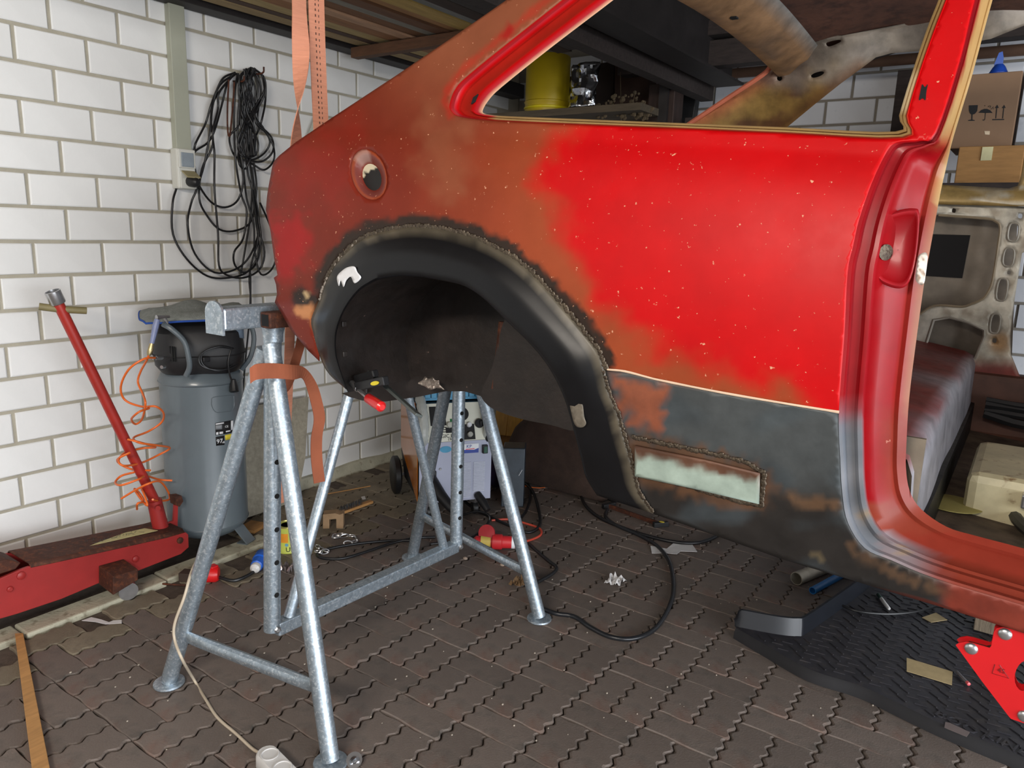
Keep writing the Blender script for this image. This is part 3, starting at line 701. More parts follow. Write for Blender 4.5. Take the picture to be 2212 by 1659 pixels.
obj('wiring_loom', MB().tube(crom([V(3.05, 2.05, .83), V(3.10, 1.75, .83), V(3.2, 1.55, .86), V(3.5, 1.45, .9)], 6), .012, 8), mt['black'], car)
# --- far side: pillar, rails, header, roof
def far(px, py, y0=2.72):
    Y = y0
    for _ in range(10):
        p = at_y(px, py, Y); Y = y0-.36*max(0, p.z-1.55)
    return at_y(px, py, Y)
FP = [(1480, 275), (1579, 207), (1640, 167), (1660, 150), (1668, 132), (1700, 100), (1749, 66), (1782, 76), (1818, 77), (2011, 40), (2240, -6), (2330, -20), (2330, 20), (2240, 44), (2140, 84), (1994, 110), (1925, 115), (1892, 124), (1859, 149), (1818, 179), (1764, 222), (1700, 275), (1690, 330), (1450, 330)]
def fp_col(x, y):
    c = mixc(C(150, 118, 62)[:3], C(98, 66, 40)[:3], smooth01(-.2, .5, noise.fractal((x*.012, y*.02, 1), 1, 2, 4)))
    c = mixc(c, C(170, 96, 60)[:3], smooth01(40, 0, pdist(x, y, [(1480, 275), (1579, 207), (1651, 161), (1668, 140)], False))*.9)
    c = mixc(c, C(142, 132, 120)[:3], smooth01(60, -30, y-150-.1*(x-1700)+50*noise.noise((x*.02, y*.02, 0)))*.9)
    c = mixc(c, C(104, 66, 38)[:3], smooth01(34, 6, pdist(x, y, [(1700, 275), (1764, 222), (1859, 149)], False))*.7)
    return c
obj('far_pillar', sheet(FP, [c2c((1752, 163), (1762, 157), (1776, 154), (1780, 158), (1770, 165), (1756, 168)), fring(6, 6, 10, 0, (1684, 169)), c2c((1786, 92), (1812, 86), (1816, 90), (1800, 98), (1788, 100))], 11, lambda x, y: far(x, y, 2.70+.02*math.sin(x*.02)), fp_col), mt['inner'], car, smooth=60, solid=.002)
obj('far_pillar_backing', sheet([(1500, 275), (1668, 146), (1760, 80), (1990, 60), (1980, 100), (1870, 135), (1700, 272)], [], 30, lambda x, y: far(x, y, 2.76), None), mt['under'], car, solid=.002)
pth = [far(x, y, 2.685) for x, y in c2((1482, 272), (1579, 207), (1640, 167), (1660, 150), (1668, 134))]
obj('far_pillar_edge', MB().tube(pth, .008, 8), M('orange_red_edge', C(196, 110, 84), .4, var=.15), car)
# header across the back of the roof
rows = []; cl = []; NH = 24
for i in range(NH+1):
    t = i/NH; y = 1.40+1.19*t; cr = .03*math.sin(math.pi*t)
    rows.append([V(2.262, y, 1.910+cr), V(2.275, y, 1.890+cr), V(2.31, y, 1.893+cr), V(2.345, y, 1.915+cr), V(2.37, y, 1.925+cr), V(2.40, y, 1.958+cr), V(2.36, y, 1.975+cr), V(2.262, y, 1.935+cr)])
    for k in range(8):
        u_ = noise.fractal((k*.7, y*6, 0), 1, 2, 4)
        cl.append(mixc(mixc(C(150, 108, 64)[:3], C(122, 120, 116)[:3], 1 if k >= 5 else (.75 if k == 0 else .2)), C(66, 60, 58)[:3], .6*smooth01(.05, .5, u_) if k < 4 else 0))
obj('roof_header', MB().loft([list(r) for r in zip(*rows)], [cl[i*8+k] for k in range(8) for i in range(NH+1)]), mt['inner'], car, smooth=50)
for (y, x) in ((2.30, 2.30), (2.0, 2.325), (1.78, 2.30)):
    obj('clip_slot', MB().box((x, y, 1.896+.03*math.sin(math.pi*(y-1.4)/1.19)), (.016, .018, .004)), mt['hole'], car)
rows = []; rows2 = []
for j in range(13):
    y = 1.405+1.19*j/12; cr = .05*math.sin(math.pi*j/12)
    rows.append([V(x, y, (1.962 if x < 2.45 else 1.99)+cr) for x in (2.38, 2.6, 2.9, 3.2, 3.6, 4.0)])
    rows2.append([V(x, y, (1.972 if x < 2.45 else 2.0)+cr) for x in (2.27, 2.6, 2.9, 3.2, 3.6, 4.0)])
obj('roof_underside', MB().loft(rows), M('rust_brown_roof', C(96, 62, 48), .75, var=.3, scale=9, bump=.3, bscale=50, col2=C(66, 42, 34)), car, smooth=60)
obj('roof_skin', MB().loft(rows2), M('red_roof_paint', C(190, 20, 24), .35, var=.1), car, smooth=60)
# --- far quarter inner panel with its cutouts
FY = 2.66
q = lambda x, y: (1940+x/3.772, 420+y/3.772)
fo = [q(-150, 70), q(340, 66), q(1200, 110), q(1200, 330), q(1010, 480)] + [q(990, 600), q(950, 850), q(930, 1000), q(915, 1150), q(920, 1300), q(1000, 1500), q(1200, 1620), q(1200, 1750), q(-150, 1700)]
big = [q(*p) for p in [(-60, 165), (330, 168), (700, 195), (790, 215), (832, 265), (815, 420), (770, 700), (735, 790), (690, 850), (600, 892), (520, 915), (350, 903), (260, 920), (180, 975), (-60, 1000)]]
def slot(cx, cy, a=52, b_=72, tl=.16):
    P = []
    for k in range(16):
        an = 2*math.pi*k/16; ex = a*.8*math.copysign(abs(math.cos(an))**.6, math.cos(an)); ey = b_*math.copysign(abs(math.sin(an))**.75, math.sin(an))
        P.append(q(cx+ex*math.cos(tl)-ey*math.sin(tl), cy+ex*math.sin(tl)+ey*math.cos(tl)))
    return P
slots = [slot(940, 308), slot(900, 512), slot(846, 776, 50, 88), slot(790, 1052, 46, 76)]
lowc = [q(*p) for p in [(300, 1030), (420, 1010), (560, 1050), (690, 1110), (690, 1160), (620, 1330), (470, 1350), (450, 1270), (370, 1262), (340, 1310), (220, 1280)]]
eyes = [slot(455, 132, 20, 18), slot(995, 175, 22, 20), slot(903, 636, 18, 16), slot(785, 1190, 22, 20)]
def fi_col(x, y):
    c = mixc(C(182, 176, 162)[:3], C(142, 132, 116)[:3], smooth01(-.2, .5, noise.fractal((x*.03, y*.03, 2), 1, 2, 4)))
    d = min(pdist(x, y, s_) for s_ in slots+[big, lowc]); c = mixc(C(176, 170, 158)[:3], c, smooth01(2, 9, d))
    c = mixc(c, C(150, 104, 40)[:3], smooth01(36, 8, math.hypot(x-2160, y-742))*.8)
    c = mixc(c, C(110, 44, 36)[:3], smooth01(765, 800, y))
    return c
obj('far_inner_panel', sheet(fo, [big, lowc]+slots+eyes, 9, lambda x, y: at_y(x, y, FY), fi_col), mt['inner'], car, smooth=60, solid=.004)
for s_ in slots+[lowc]:
    cx = sum(p[0] for p in s_)/len(s_); cy = sum(p[1] for p in s_)/len(s_)
    P = [at_y(cx+(x-cx)*1.06, cy+(y-cy)*1.06, FY-.004) for x, y in s_]
    obj('pressed_rim', MB().tube(P, .003, 6, closed=True), M('rim_metal', C(150, 144, 132), .45, .2, var=.1) if 'rim' not in mt else mt['rim'], car)
obj('pressed_rim', MB().tube([at_y(x, y, FY-.003) for x, y in crom([Vector(p+(0,)) for p in big[1:]], 3) for x, y in [(x, y)]] if False else [at_y(p.x, p.y, FY-.003) for p in crom([Vector((a, b_, 0)) for a, b_ in big[1:-1]], 3)], .004, 6), M('rim_metal_b', C(136, 122, 100), .5, .2, var=.2), car)
obj('far_outer_skin', sheet([(1900, 415), (2200, 425), (2185, 790), (1900, 790)], [], 40, lambda x, y: at_y(x, y, 2.76), None), M('grey_primer_inside', C(118, 108, 96), .7, var=.3, scale=10), car, solid=.002)
obj('sound_pad', MB().prism([at_y(*q(*p), 2.752) for p in ((220, 322), (588, 332), (522, 682), (180, 660))], (0, .004, 0)), M('bitumen_pad', C(14, 12, 13), .9, var=.1), car, smooth=None)
def belt_col(x, y): return mixc(C(150, 126, 78)[:3], C(176, 168, 150)[:3], smooth01(-4, 4, abs(y-427-.06*(x-2040))-8) if False else smooth01(.1, .5, noise.fractal((x*.01, y*.08, 3), 1, 2, 3)))
obj('far_belt_rail', sheet([(1900, 396), (2040, 400), (2180, 408), (2198, 402), (2206, 380), (2212, 340), (2300, 340), (2300, 470), (2212, 446), (1900, 438)], [], 10, lambda x, y: at_y(x, y, FY-.03+.04*smooth01(430, 400, y)), belt_col), mt['inner'], car, smooth=60, solid=.004)

# --- rest of the cabin frame towards the front
def post(name, pts, hw, mat):
    b = MB()
    for a, c in zip(pts, pts[1:]):
        d = (c-a).normalized(); s1 = d.cross(V(0, 1, 0)).normalized()*hw; s2 = V(0, hw*.7, 0)
        vs = [p+s1*x+s2*y for p in (a, c) for x, y in ((-1, -1), (1, -1), (1, 1), (-1, 1))]
        b.add(vs, [[0, 1, 2, 3], [7, 6, 5, 4], [0, 4, 5, 1], [1, 5, 6, 2], [2, 6, 7, 3], [3, 7, 4, 0]])
    return obj(name, b, mat, car, smooth=None, bevel=.008)
FRP = M('front_frame_red', C(170, 12, 16), .4, var=.12)
post('near_roof_rail', [V(2.86, 1.405, 1.975), V(3.85, 1.405, 1.975)], .03, FRP)
post('near_front_pillar', [V(3.85, 1.405, 1.975), V(4.20, 1.30, 1.45), V(4.20, 1.27, .78)], .035, FRP)
post('far_roof_rail', [V(2.95, 2.595, 1.99), V(3.85, 2.595, 1.98)], .03, INM)
post('far_front_pillar', [V(3.85, 2.595, 1.98), V(4.20, 2.70, 1.45), V(4.20, 2.73, .78)], .035, INM)
post('far_centre_pillar', [V(3.04, 2.60, 1.98), V(3.07, 2.69, 1.48)], .03, INM)
post('windscreen_header', [V(3.84, 1.42, 1.985), V(3.84, 2.58, 1.985)], .03, INM)
# ================================================================== things along the left wall
def text(name, s, size, origin, ex, ey, mat, parent, ext=.0004, align='LEFT'):
    cu = bpy.data.curves.new(name, 'FONT'); cu.body = s; cu.size = size; cu.extrude = ext; cu.align_x = align; cu.resolution_u = 2
    t = bpy.data.objects.new(name+'_tmp', cu); COL.objects.link(t)
    bpy.context.view_layer.update(); dg = bpy.context.evaluated_depsgraph_get()
    me = bpy.data.meshes.new_from_object(t.evaluated_get(dg)); bpy.data.objects.remove(t, do_unlink=True)
    ex = Vector(ex).normalized(); ey = Vector(ey); ey = (ey-ex*ey.dot(ex)).normalized(); ez = ex.cross(ey)
    org = ROOT[parent.name]; Mx = Matrix(((ex.x, ey.x, ez.x, origin[0]-org.x), (ex.y, ey.y, ez.y, origin[1]-org.y), (ex.z, ey.z, ez.z, origin[2]-org.z), (0, 0, 0, 1)))
    me.transform(Mx); me.materials.clear(); me.materials.append(mat)
    o = bpy.data.objects.new(name, me); COL.objects.link(o); o.parent = parent; ROOT[o.name] = org; return o
WHT = M('print_white', C(222, 224, 228), .5, var=.03); INK = M('print_black', C(22, 22, 24), .6, var=.05)

# cable duct + switch/socket box
mt['duct'] = M('grey_pvc', C(166, 168, 152), .5, var=.06, scale=5)
a = at_x(372, 0, 0.0)
dt = thing('cable_duct', 'grey plastic cable duct running down the white brick wall', 'cable duct', (.02, 1.89, 1.66))
obj('duct_base', MB().box((.012, 1.888, 2.14), (.024, .064, .96)), mt['duct'], dt, smooth=None, bevel=.002)
obj('duct_cover', MB().box((.03, 1.888, 2.14), (.014, .068, .96)), mt['duct'], dt, smooth=None, bevel=.002)
sk = thing('socket_box', 'grey surface-mounted switch and socket box below the cable duct', 'socket', (.0, 1.885, 1.50))
mt['box'] = M('light_grey_plastic', C(206, 206, 198), .4, var=.04)
obj('housing', MB().box((.026, 1.885, 1.585), (.052, .084, .165)), mt['box'], sk, smooth=None, bevel=.008)
obj('switch_frame', MB().box((.055, 1.885, 1.626), (.008, .076, .076)), mt['box'], sk, smooth=None, bevel=.003)
obj('switch_rocker', MB().box((.060, 1.885, 1.622), (.006, .056, .058)), M('blue_grey_rocker', C(140, 150, 158), .4), sk, smooth=None, bevel=.002)
obj('socket_face', MB().box((.055, 1.887, 1.54), (.006, .072, .070)), mt['box'], sk, smooth=None, bevel=.003)
obj('socket_lid', MB().prism([V(.058, 1.857, 1.572), V(.058, 1.917, 1.572), V(.098, 1.917, 1.548), V(.098, 1.857, 1.548)], (0, 0, .006)), M('beige_lid', C(150, 140, 104), .5), sk, smooth=None)
pg = single('black_plug', 'black rubber plug pushed into the wall socket', 'plug', MB().lathe([(.022, 0), (.022, .03), (.016, .045), (.010, .05)], (.059, 1.892, 1.535), (1, .1, -.1), 14), mt['rubber'])

# cable hung in a coil on a hook
def onwall(pts, xs, n=5):
    out = []
    for i, (x, y) in enumerate(pts): out.append(at_x(x, y, xs[i % len(xs)]))
    return crom(out, n)
cc = thing('cable_coil', 'long black power cable hung in loose loops from a hook on the wall', 'cable', (.03, 2.1, 1.12))
P0 = lambda x, y: (340+x/5.186, 120+y/5.186)
strands = [
    [(870, 190), (740, 250), (660, 400), (600, 560), (540, 760), (430, 980), (400, 1090), (260, 1290), (215, 1480), (170, 1660), (175, 2000), (330, 2280), (560, 2470), (800, 2490), (1010, 2420), (1130, 2200), (1100, 1800)],
    [(880, 200), (790, 300), (720, 560), (640, 840), (560, 980), (410, 1090), (420, 1260), (460, 1440), (600, 1640), (760, 1700), (900, 1620), (960, 1400), (920, 1100)],
    [(860, 210), (700, 330), (620, 560), (590, 860), (530, 1200), (440, 1500), (380, 1650), (340, 1900), (420, 2220), (640, 2430), (900, 2380), (1060, 2200), (1140, 1900), (1080, 1500)],
    [(850, 220), (690, 420), (680, 600), (620, 860), (640, 1100), (640, 1500), (680, 2000), (690, 2350), (780, 2460), (960, 2490), (1140, 2400), (1200, 2200), (1120, 1900), (1060, 1500)],
    [(840, 230), (650, 470), (600, 700), (620, 1000), (500, 1270), (470, 1600), (560, 1800), (700, 1950), (880, 1960), (1050, 1850), (1110, 1500), (1080, 1200)],
    [(900, 200), (870, 400), (860, 800), (880, 1200), (940, 1560), (1000, 1750), (960, 2050), (860, 2200), (870, 2350), (980, 2430), (1110, 2320), (1160, 2050), (1110, 1700), (1060, 1250)],
    [(905, 200), (920, 500), (900, 900), (960, 1250), (1000, 1600), (1080, 1900), (1090, 2200), (1160, 2450), (1290, 2380), (1340, 2150), (1260, 1900), (1150, 1650)],
    [(1000, 150), (920, 250), (920, 480), (960, 700), (1080, 860), (1130, 1000), (1090, 1120), (960, 1130), (900, 1020), (940, 840), (1100, 560), (1200, 380), (1170, 220), (1060, 140)],
    [(1050, 135), (940, 230), (950, 600), (900, 800), (810, 900), (830, 1050), (900, 1150), (1060, 1170), (1200, 1090), (1260, 960), (1180, 800), (1120, 700), (1160, 400), (1120, 200)],
    [(1060, 140), (1150, 300), (1150, 500), (1040, 700), (960, 960), (1000, 1140), (1160, 1190), (1290, 1080), (1280, 920), (1150, 780), (1090, 650), (1130, 350), (1060, 160)],
    [(1040, 150), (1010, 350), (1030, 600), (960, 800), (920, 1000), (1010, 1170), (1090, 1230), (1200, 1280), (1300, 1180), (1300, 1020), (1210, 860), (1110, 760), (1060, 500), (1000, 200)],
    [(1020, 150), (960, 350), (1000, 620), (1080, 800), (1080, 1000), (1030, 1180), (980, 1270), (920, 1220), (910, 1080), (980, 850), (1120, 600), (1200, 420), (1180, 230)],
    [(1080, 140), (1200, 260), (1210, 500), (1170, 720), (1130, 840), (1060, 1000), (1040, 1200), (1060, 1450), (1040, 1800), (960, 2300), (930, 2450)],
    [(1010, 160), (1100, 400), (1050, 700), (990, 1000), (1010, 1300), (1060, 1500), (1110, 1800), (1130, 2050), (1060, 2300), (1030, 2500), (1045, 2720), (1040, 2950)],
]
cab = MB()
for i, s_ in enumerate(strands):
    d0 = .022+.006*(i % 4)
    cab.tube(onwall([P0(*p) for p in s_], [d0, d0+.012, d0+.004, d0+.02]), .0046, 7)
obj('cable_strands', cab, mt['cable'], cc, smooth=60)
rndc = random.Random(3)
cab = MB()
for i in range(10):
    x0 = 930+rndc.uniform(-20, 150); x1 = 980+rndc.uniform(-60, 120); x2 = 1010+rndc.uniform(-80, 100)
    cab.tube(onwall([P0(1010+rndc.uniform(-50, 90), 150), P0(x0, 330), P0(x1, 600), P0(x2, 850), P0(1000+rndc.uniform(-60, 110), 1120)], [.03+.03*rndc.random(), .05, .04, .045]), .0046, 7)
obj('cable_bundle', cab, mt['cable'], cc, smooth=60)
single('wall_hook', 'thin rusty wall hook under the right-hand tight bundle of the black cable', 'hook', MB().tube(crom([V(0, 2.26, 2.03), V(.08, 2.262, 2.03), V(.09, 2.262, 2.055)], 4), .004, 8), mt['rust'])
single('wall_hook', 'thin rusty wall hook under the loose loops next to the cable duct', 'hook', MB().tube(crom([V(0, 2.165, 1.985), V(.07, 2.165, 1.98), V(.08, 2.165, 2.0)], 4), .004, 8), mt['rust'])
tie = MB().tube(onwall([P0(800, 270), P0(785, 600), P0(790, 860), P0(815, 870), P0(850, 500), P0(860, 300)], [.06]), .004, 6)
single('rod_loop', 'thin dark red metal loop hanging from the cable hook', 'wire loop', tie, mt['rust'])
# cable running down behind the compressor
dn = [at_x(541, 590, .05), at_x(541, 640, .05), at_x(538, 700, .05), at_x(530, 780, .045), at_x(524, 850, .04), at_x(518, 880, .04), V(.06, 2.0, .4), V(.05, 2.02, .03)]
single('drop_cable', 'thin black cable dropping down the wall behind the compressor', 'cable', MB().tube(crom(dn, 6), .0045, 7), mt['cable'])

# ---------------------------------------------------------------- compressor
cxy = V(.225, 1.79, 0); dcam = V(CAM.x-cxy.x, CAM.y-cxy.y, 0).normalized(); rgt = V(-dcam.y, dcam.x, 0)
def front(px, py, r=.165):   # point on the tank's front surface seen at this pixel
    d = ray(px, py); a_ = d.x**2+d.y**2; ox, oy = CAM.x-cxy.x, CAM.y-cxy.y
    bq = 2*(ox*d.x+oy*d.y); cq = ox*ox+oy*oy-r*r; D_ = bq*bq-4*a_*cq
    if D_ < 0: D_ = 0
    return CAM+d*((-bq-math.sqrt(D_))/(2*a_))
cp = thing('air_compressor', 'upright grey air compressor with a black motor head against the wall', 'compressor', (cxy.x, cxy.y, 0))
mt['tank'] = M('grey_tank_paint', C(96, 106, 112), .32, var=.08, scale=5, coat=.2)
zt = front(440, 835).z; zb = front(440, 1150).z
prof = [(.02, zb-.075), (.09, zb-.062), (.14, zb-.035), (.160, zb-.012), (.1655, zb), (.164, zb+.004), (.164, zt-.004), (.168, zt), (.166, zt+.01), (.155, zt+.035), (.13, zt+.055), (.06, zt+.068), (.02, zt+.07)]
obj('tank', MB().lathe(prof, cxy, n=48), mt['tank'], cp, smooth=40)
obj('tank_weld_ring', MB().tube([cxy+V(.1665*math.cos(a_), .1665*math.sin(a_), zt+.002) for a_ in [2*math.pi*k/40 for k in range(40)]], .003, 6, closed=True), mt['tank'], cp)
obj('tank_weld_ring', MB().tube([cxy+V(.1655*math.cos(a_), .1655*math.sin(a_), zb+.002) for a_ in [2*math.pi*k/40 for k in range(40)]], .002, 6, closed=True), mt['tank'], cp)
for an in (.35, 2.5, 4.5):
    d = V(math.cos(an), math.sin(an), 0); s_ = V(-d.y, d.x, 0)
    a_, c_ = cxy+d*.125+V(0, 0, zb+.0), cxy+d*.205+V(0, 0, .012)
    b = MB(); b.prism([a_-s_*.028, a_+s_*.028, c_+s_*.028, c_-s_*.028], d*.004+V(0, 0, .006)); b.prism([c_-s_*.028, c_+s_*.028, c_+s_*.028-d*.05, c_-s_*.028-d*.05], (0, 0, .004))
    ft_ = obj('foot', b, mt['tank'], cp, smooth=None); obj('rubber_pad', MB().lathe([(.022, 0), (.026, .004), (.02, .012)], c_-d*.025+V(0, 0, -.0115), n=14), mt['rubber'], ft_)
def sup(z, rx, ry, e=.62, n=28, cx=0, cy=0):
    return [cxy+rgt*(cx+rx*math.copysign(abs(math.cos(t))**e, math.cos(t)))+dcam*(cy+ry*math.copysign(abs(math.sin(t))**e, math.sin(t)))+V(0, 0, z) for t in [2*math.pi*k/n for k in range(n)]]
zh0 = zt+.035; zh1 = at_x(440, 690, .30).z
rows = [sup(zh0, .12, .12), sup(zh0+.01, .15, .14), sup(zh0+.04, .172, .155), sup(zh0+.09, .178, .16), sup(zh1-.05, .17, .15), sup(zh1-.015, .14, .12), sup(zh1, .10, .09), sup(zh1+.004, .01, .01)]
obj('motor_cover', MB().loft(rows, closed=True), mt['black'], cp, smooth=35)
for k in range(9):
    p = cxy-rgt*(.155-.008*k)+dcam*(.095+.0085*k)+V(0, 0, zh0+.10)
    obj('vent_slot', MB().box(p, (.004, .004, .06), Matrix.Rotation(.4, 3, 'Z')), mt['hole'], cp, smooth=None)
obj('motor_seam', MB().tube(sup(zh0+.085, .1795, .1615), .0025, 6, closed=True), mt['black'], cp)
for sgn in (-1, 1):
    b_ = [cxy+rgt*sgn*.155+dcam*.06+V(0, 0, zh1+.01), cxy+rgt*sgn*.165+dcam*.10+V(0, 0, zh1-.005), cxy+rgt*sgn*.172+dcam*.155+V(0, 0, zh1-.08), cxy+rgt*sgn*.165+dcam*.165+V(0, 0, zh0+.06), cxy+rgt*sgn*.14+dcam*.13+V(0, 0, zh0-.005)]
    if sgn < 0: b_ = [at_x(352, 700, .33), at_x(372, 712, .36), at_x(398, 738, .38), at_x(408, 775, .385), at_x(409, 795, .38), at_x(402, 812, .365)]
    else: b_ = [cxy+rgt*.12+dcam*.02+V(0, 0, zh1+.0), cxy+rgt*.19+dcam*.02+V(0, 0, zh1-.02), cxy+rgt*.215+dcam*.02+V(0, 0, zh1-.08), cxy+rgt*.20+dcam*.02+V(0, 0, zh0+.06), cxy+rgt*.16+dcam*.02+V(0, 0, zh0+.0)]
    obj('carry_handle', MB().tube(crom(b_, 5), .0105, 10), mt['tank'], cp)
# power lead wound on two cleats
lead = [front(x, y, .185) for x, y in ((500, 752), (470, 750), (440, 760), (430, 775), (436, 790), (460, 798), (495, 796), (518, 780), (512, 758), (480, 748), (445, 757), (434, 775), (445, 793), (480, 800), (514, 775), (503, 752), (496, 765), (493, 785), (496, 808), (500, 820))]
obj('power_lead', MB().tube(crom(lead, 5), .0036, 7), mt['cable'], cp)
pgp = front(505, 835, .18); obj('mains_plug', MB().tube([pgp+V(0, 0, .03), pgp, pgp+V(.008, -.004, -.02)], [.009, .017, .018], 10), mt['rubber'], cp)
for x in (444, 515): obj('lead_cleat', MB().box(front(x, 776, .178), (.02, .03, .02)), mt['black'], cp, bevel=.003)
obj('outlet_fitting', MB().tube([at_x(350, 773, .33), at_x(337, 773, .34)], .008, 8), mt['steel'], cp)
obj('drain_fitting', MB().tube([at_x(356, 792, .33), at_x(349, 793, .34)], .007, 8), mt['steel'], cp)
obj('red_switch', MB().box(at_x(468, 718, .34), (.012, .016, .006)), mt['red'], cp)
# pressed badge outline and rating labels, wrapped on the tank
def tanklab(poly, mat, name, off=.0012):
    xs = [p[0] for p in poly]
    b = MB(); (x0, y0), (x1, y1), (x2, y2), (x3, y3) = poly; rows = []
    for j in (0, 1):
        rows.append([front(lerp(lerp(x0, x1, i/6), lerp(x3, x2, i/6), j), lerp(lerp(y0, y1, i/6), lerp(y3, y2, i/6), j), .164+off) for i in range(7)])
    return obj(name, b.loft(rows), mat, cp, solid=.0006)
tanklab([(465, 914), (504, 907), (505, 934), (466, 941)], INK, 'rating_label')
tanklab([(466, 944), (484, 941), (485, 961), (467, 963)], INK, 'noise_label')
tanklab([(486, 940), (504, 936), (502, 948), (487, 951)], M('label_yellow', C(214, 196, 60), .5), 'warning_label')
for p in ([(466, 915), (484, 912), (484, 915), (466, 918)], [(499, 909), (504, 908), (504, 928), (499, 929)], [(467, 934), (472, 933), (472, 939), (467, 940)], [(474, 933), (482, 932), (482, 937), (474, 938)], [(488, 931), (498, 929), (498, 932), (488, 934)], [(466, 919), (480, 917), (480, 927), (466, 928)]):
    tanklab(p, WHT if p[0][1] != 919 else M('print_grey', C(130, 134, 138), .5), 'label_print', .0022)
pt = front(468, 958.5, .1668); ex = front(482, 956, .1668)-pt
text('label_text', '97', .026, pt, ex, (0, 0, 1), WHT, cp)
text('label_text', 'dB', .010, front(480, 957.5, .1668), ex, (0, 0, 1), WHT, cp)
pt = front(486, 924, .1668); text('label_text', 'CE', .012, pt, ex, (0, 0, 1), WHT, cp)
bd = c2c((462, 858), (500, 854), (505, 860), (503, 885), (480, 890), (466, 890), (458, 878), (457, 866))
obj('pressed_badge', MB().tube([front(x, y, .1645) for x, y in bd], .0016, 6, closed=True), mt['tank'], cp)

# towel on the compressor
NX, NY = 26, 18; rows = []
for j in range(NY+1):
    v = j/NY; r_ = []
    for i in range(NX+1):
        u_ = i/NX; x = (u_-.5)*.46; y = (v-.5)*.38
        x *= 1-.14*(2*v-1)**2; y *= 1-.16*(2*u_-1)**2
        rr = max(0, math.hypot(x/.19, y/.15)-1)
        z = zh1+.03-.085*min(rr, 1.3)**1.1+.022*noise.noise((x*8, y*8, 1))+.035*math.exp(-((x+.03)/.10)**2-((y-.02)/.10)**2)+.022*math.exp(-((x-.15)/.06)**2)
        if u_ > .85 and v > .4: z -= .05*(u_-.85)/.15
        r_.append(cxy+rgt*(x+.012)+dcam*(-y*1.0)+V(0, 0, z))
    rows.append(r_)
tw = thing('towel', 'grey microfibre towel with blue hem draped over the compressor head', 'towel', (cxy.x, cxy.y, zh1))
obj('cloth', MB().loft(rows), M('grey_microfibre', C(128, 132, 128), .95, var=.2, scale=60, bump=.8, bscale=220), tw, smooth=80, solid=.006)
rim_ = rows[0]+[r[-1] for r in rows[1:]]+rows[-1][::-1][1:]+[r[0] for r in rows[::-1][1:-1]]
obj('hem', MB().tube(rim_, .0045, 6, closed=True), M('blue_hem', C(30, 74, 160), .8, var=.1), tw, smooth=80)
fl_ = MB(); f0 = at_x(495, 705, .37); rowsf = []
for j in range(5):
    rowsf.append([f0+rgt*(.01+.045*i/4)+V(0, 0, .02-.06*j/4-.012*i/4*j/4)+dcam*(.006*math.sin(i)) for i in range(5)])
obj('hanging_corner', fl_.loft(rowsf), M('grey_blue_microfibre', C(96, 112, 130), .95, var=.2, scale=60), tw, smooth=80, solid=.004)

# blow gun + coiled orange hose
bg = thing('blow_gun', 'small silver and blue-grey air blow gun hanging at the compressor', 'blow gun', at_x(338, 730, .36))
X_ = .37
gp = lambda x, y: at_x(x, y, X_)
obj('grip', MB().tube([gp(340, 690), gp(336, 705), gp(331, 730), gp(328, 742)], [.010, .012, .009, .008], 10), M('blue_grey_grip', C(122, 132, 168), .4), bg)
obj('trigger', MB().tube([gp(352, 685), gp(358, 690), gp(363, 698)], [.004, .006, .003], 8), mt['steel'], bg)
obj('nozzle', MB().tube([gp(338, 686), gp(348, 685), gp(366, 684)], [.010, .007, .005], 10), mt['steel'], bg)
obj('coupling', MB().tube([gp(328, 742), gp(326, 752), gp(323, 762), gp(321, 768)], [.008, .010, .010, .006], 10), M('brass', C(176, 160, 120), .35, .8), bg)
h1 = [(345, 772), (312, 775), (278, 798), (261, 835), (270, 864), (305, 878), (336, 878), (353, 892), (349, 912), (320, 932), (289, 945), (300, 956), (340, 962), (367, 968), (340, 984), (305, 1000), (268, 1006), (256, 994), (272, 977), (310, 968), (336, 966), (300, 955), (276, 949)]
h2 = [(322, 768), (316, 780), (304, 802), (298, 825), (308, 850), (314, 868), (312, 888), (305, 908), (292, 916), (284, 905), (300, 890), (322, 882)]
h3 = [(325, 1016), (290, 1015), (262, 1004), (254, 992), (280, 978)]
h4 = [(372, 1038), (345, 1036), (315, 1028), (300, 1035), (262, 1048), (249, 1042), (262, 1028), (290, 1020)]
h5 = [(262, 1077), (290, 1060), (320, 1045), (345, 1040), (362, 1060), (366, 1078), (345, 1082), (330, 1079)]
h6 = [(296, 1100), (297, 1088), (310, 1082), (300, 1064), (290, 1056), (302, 1075), (318, 1092), (312, 1070), (304, 1052)]
hs = thing('air_hose', 'thin orange spiral air hose hanging between wall and compressor', 'hose', at_x(310, 1095, .30))
b = MB()
for k, h in enumerate((h1, h2, h3, h4, h5, h6)):
    pts = [at_x(x, y, (.31, .37, .34, .28, .26)[(i+k) % 5]) for i, (x, y) in enumerate(h)]
    if k == 0: pts[0] = at_x(337, 773, .34)
    if k == 1: pts[0] = gp(321, 768)
    b.tube(crom(pts, 6), .0042, 7)
obj('spiral', b, mt['orangehose'], hs, smooth=60)
obj('hose_end', MB().tube([at_x(337, 773, .34), at_x(330, 773.5, .342)], .0065, 8), mt['steel'], hs)

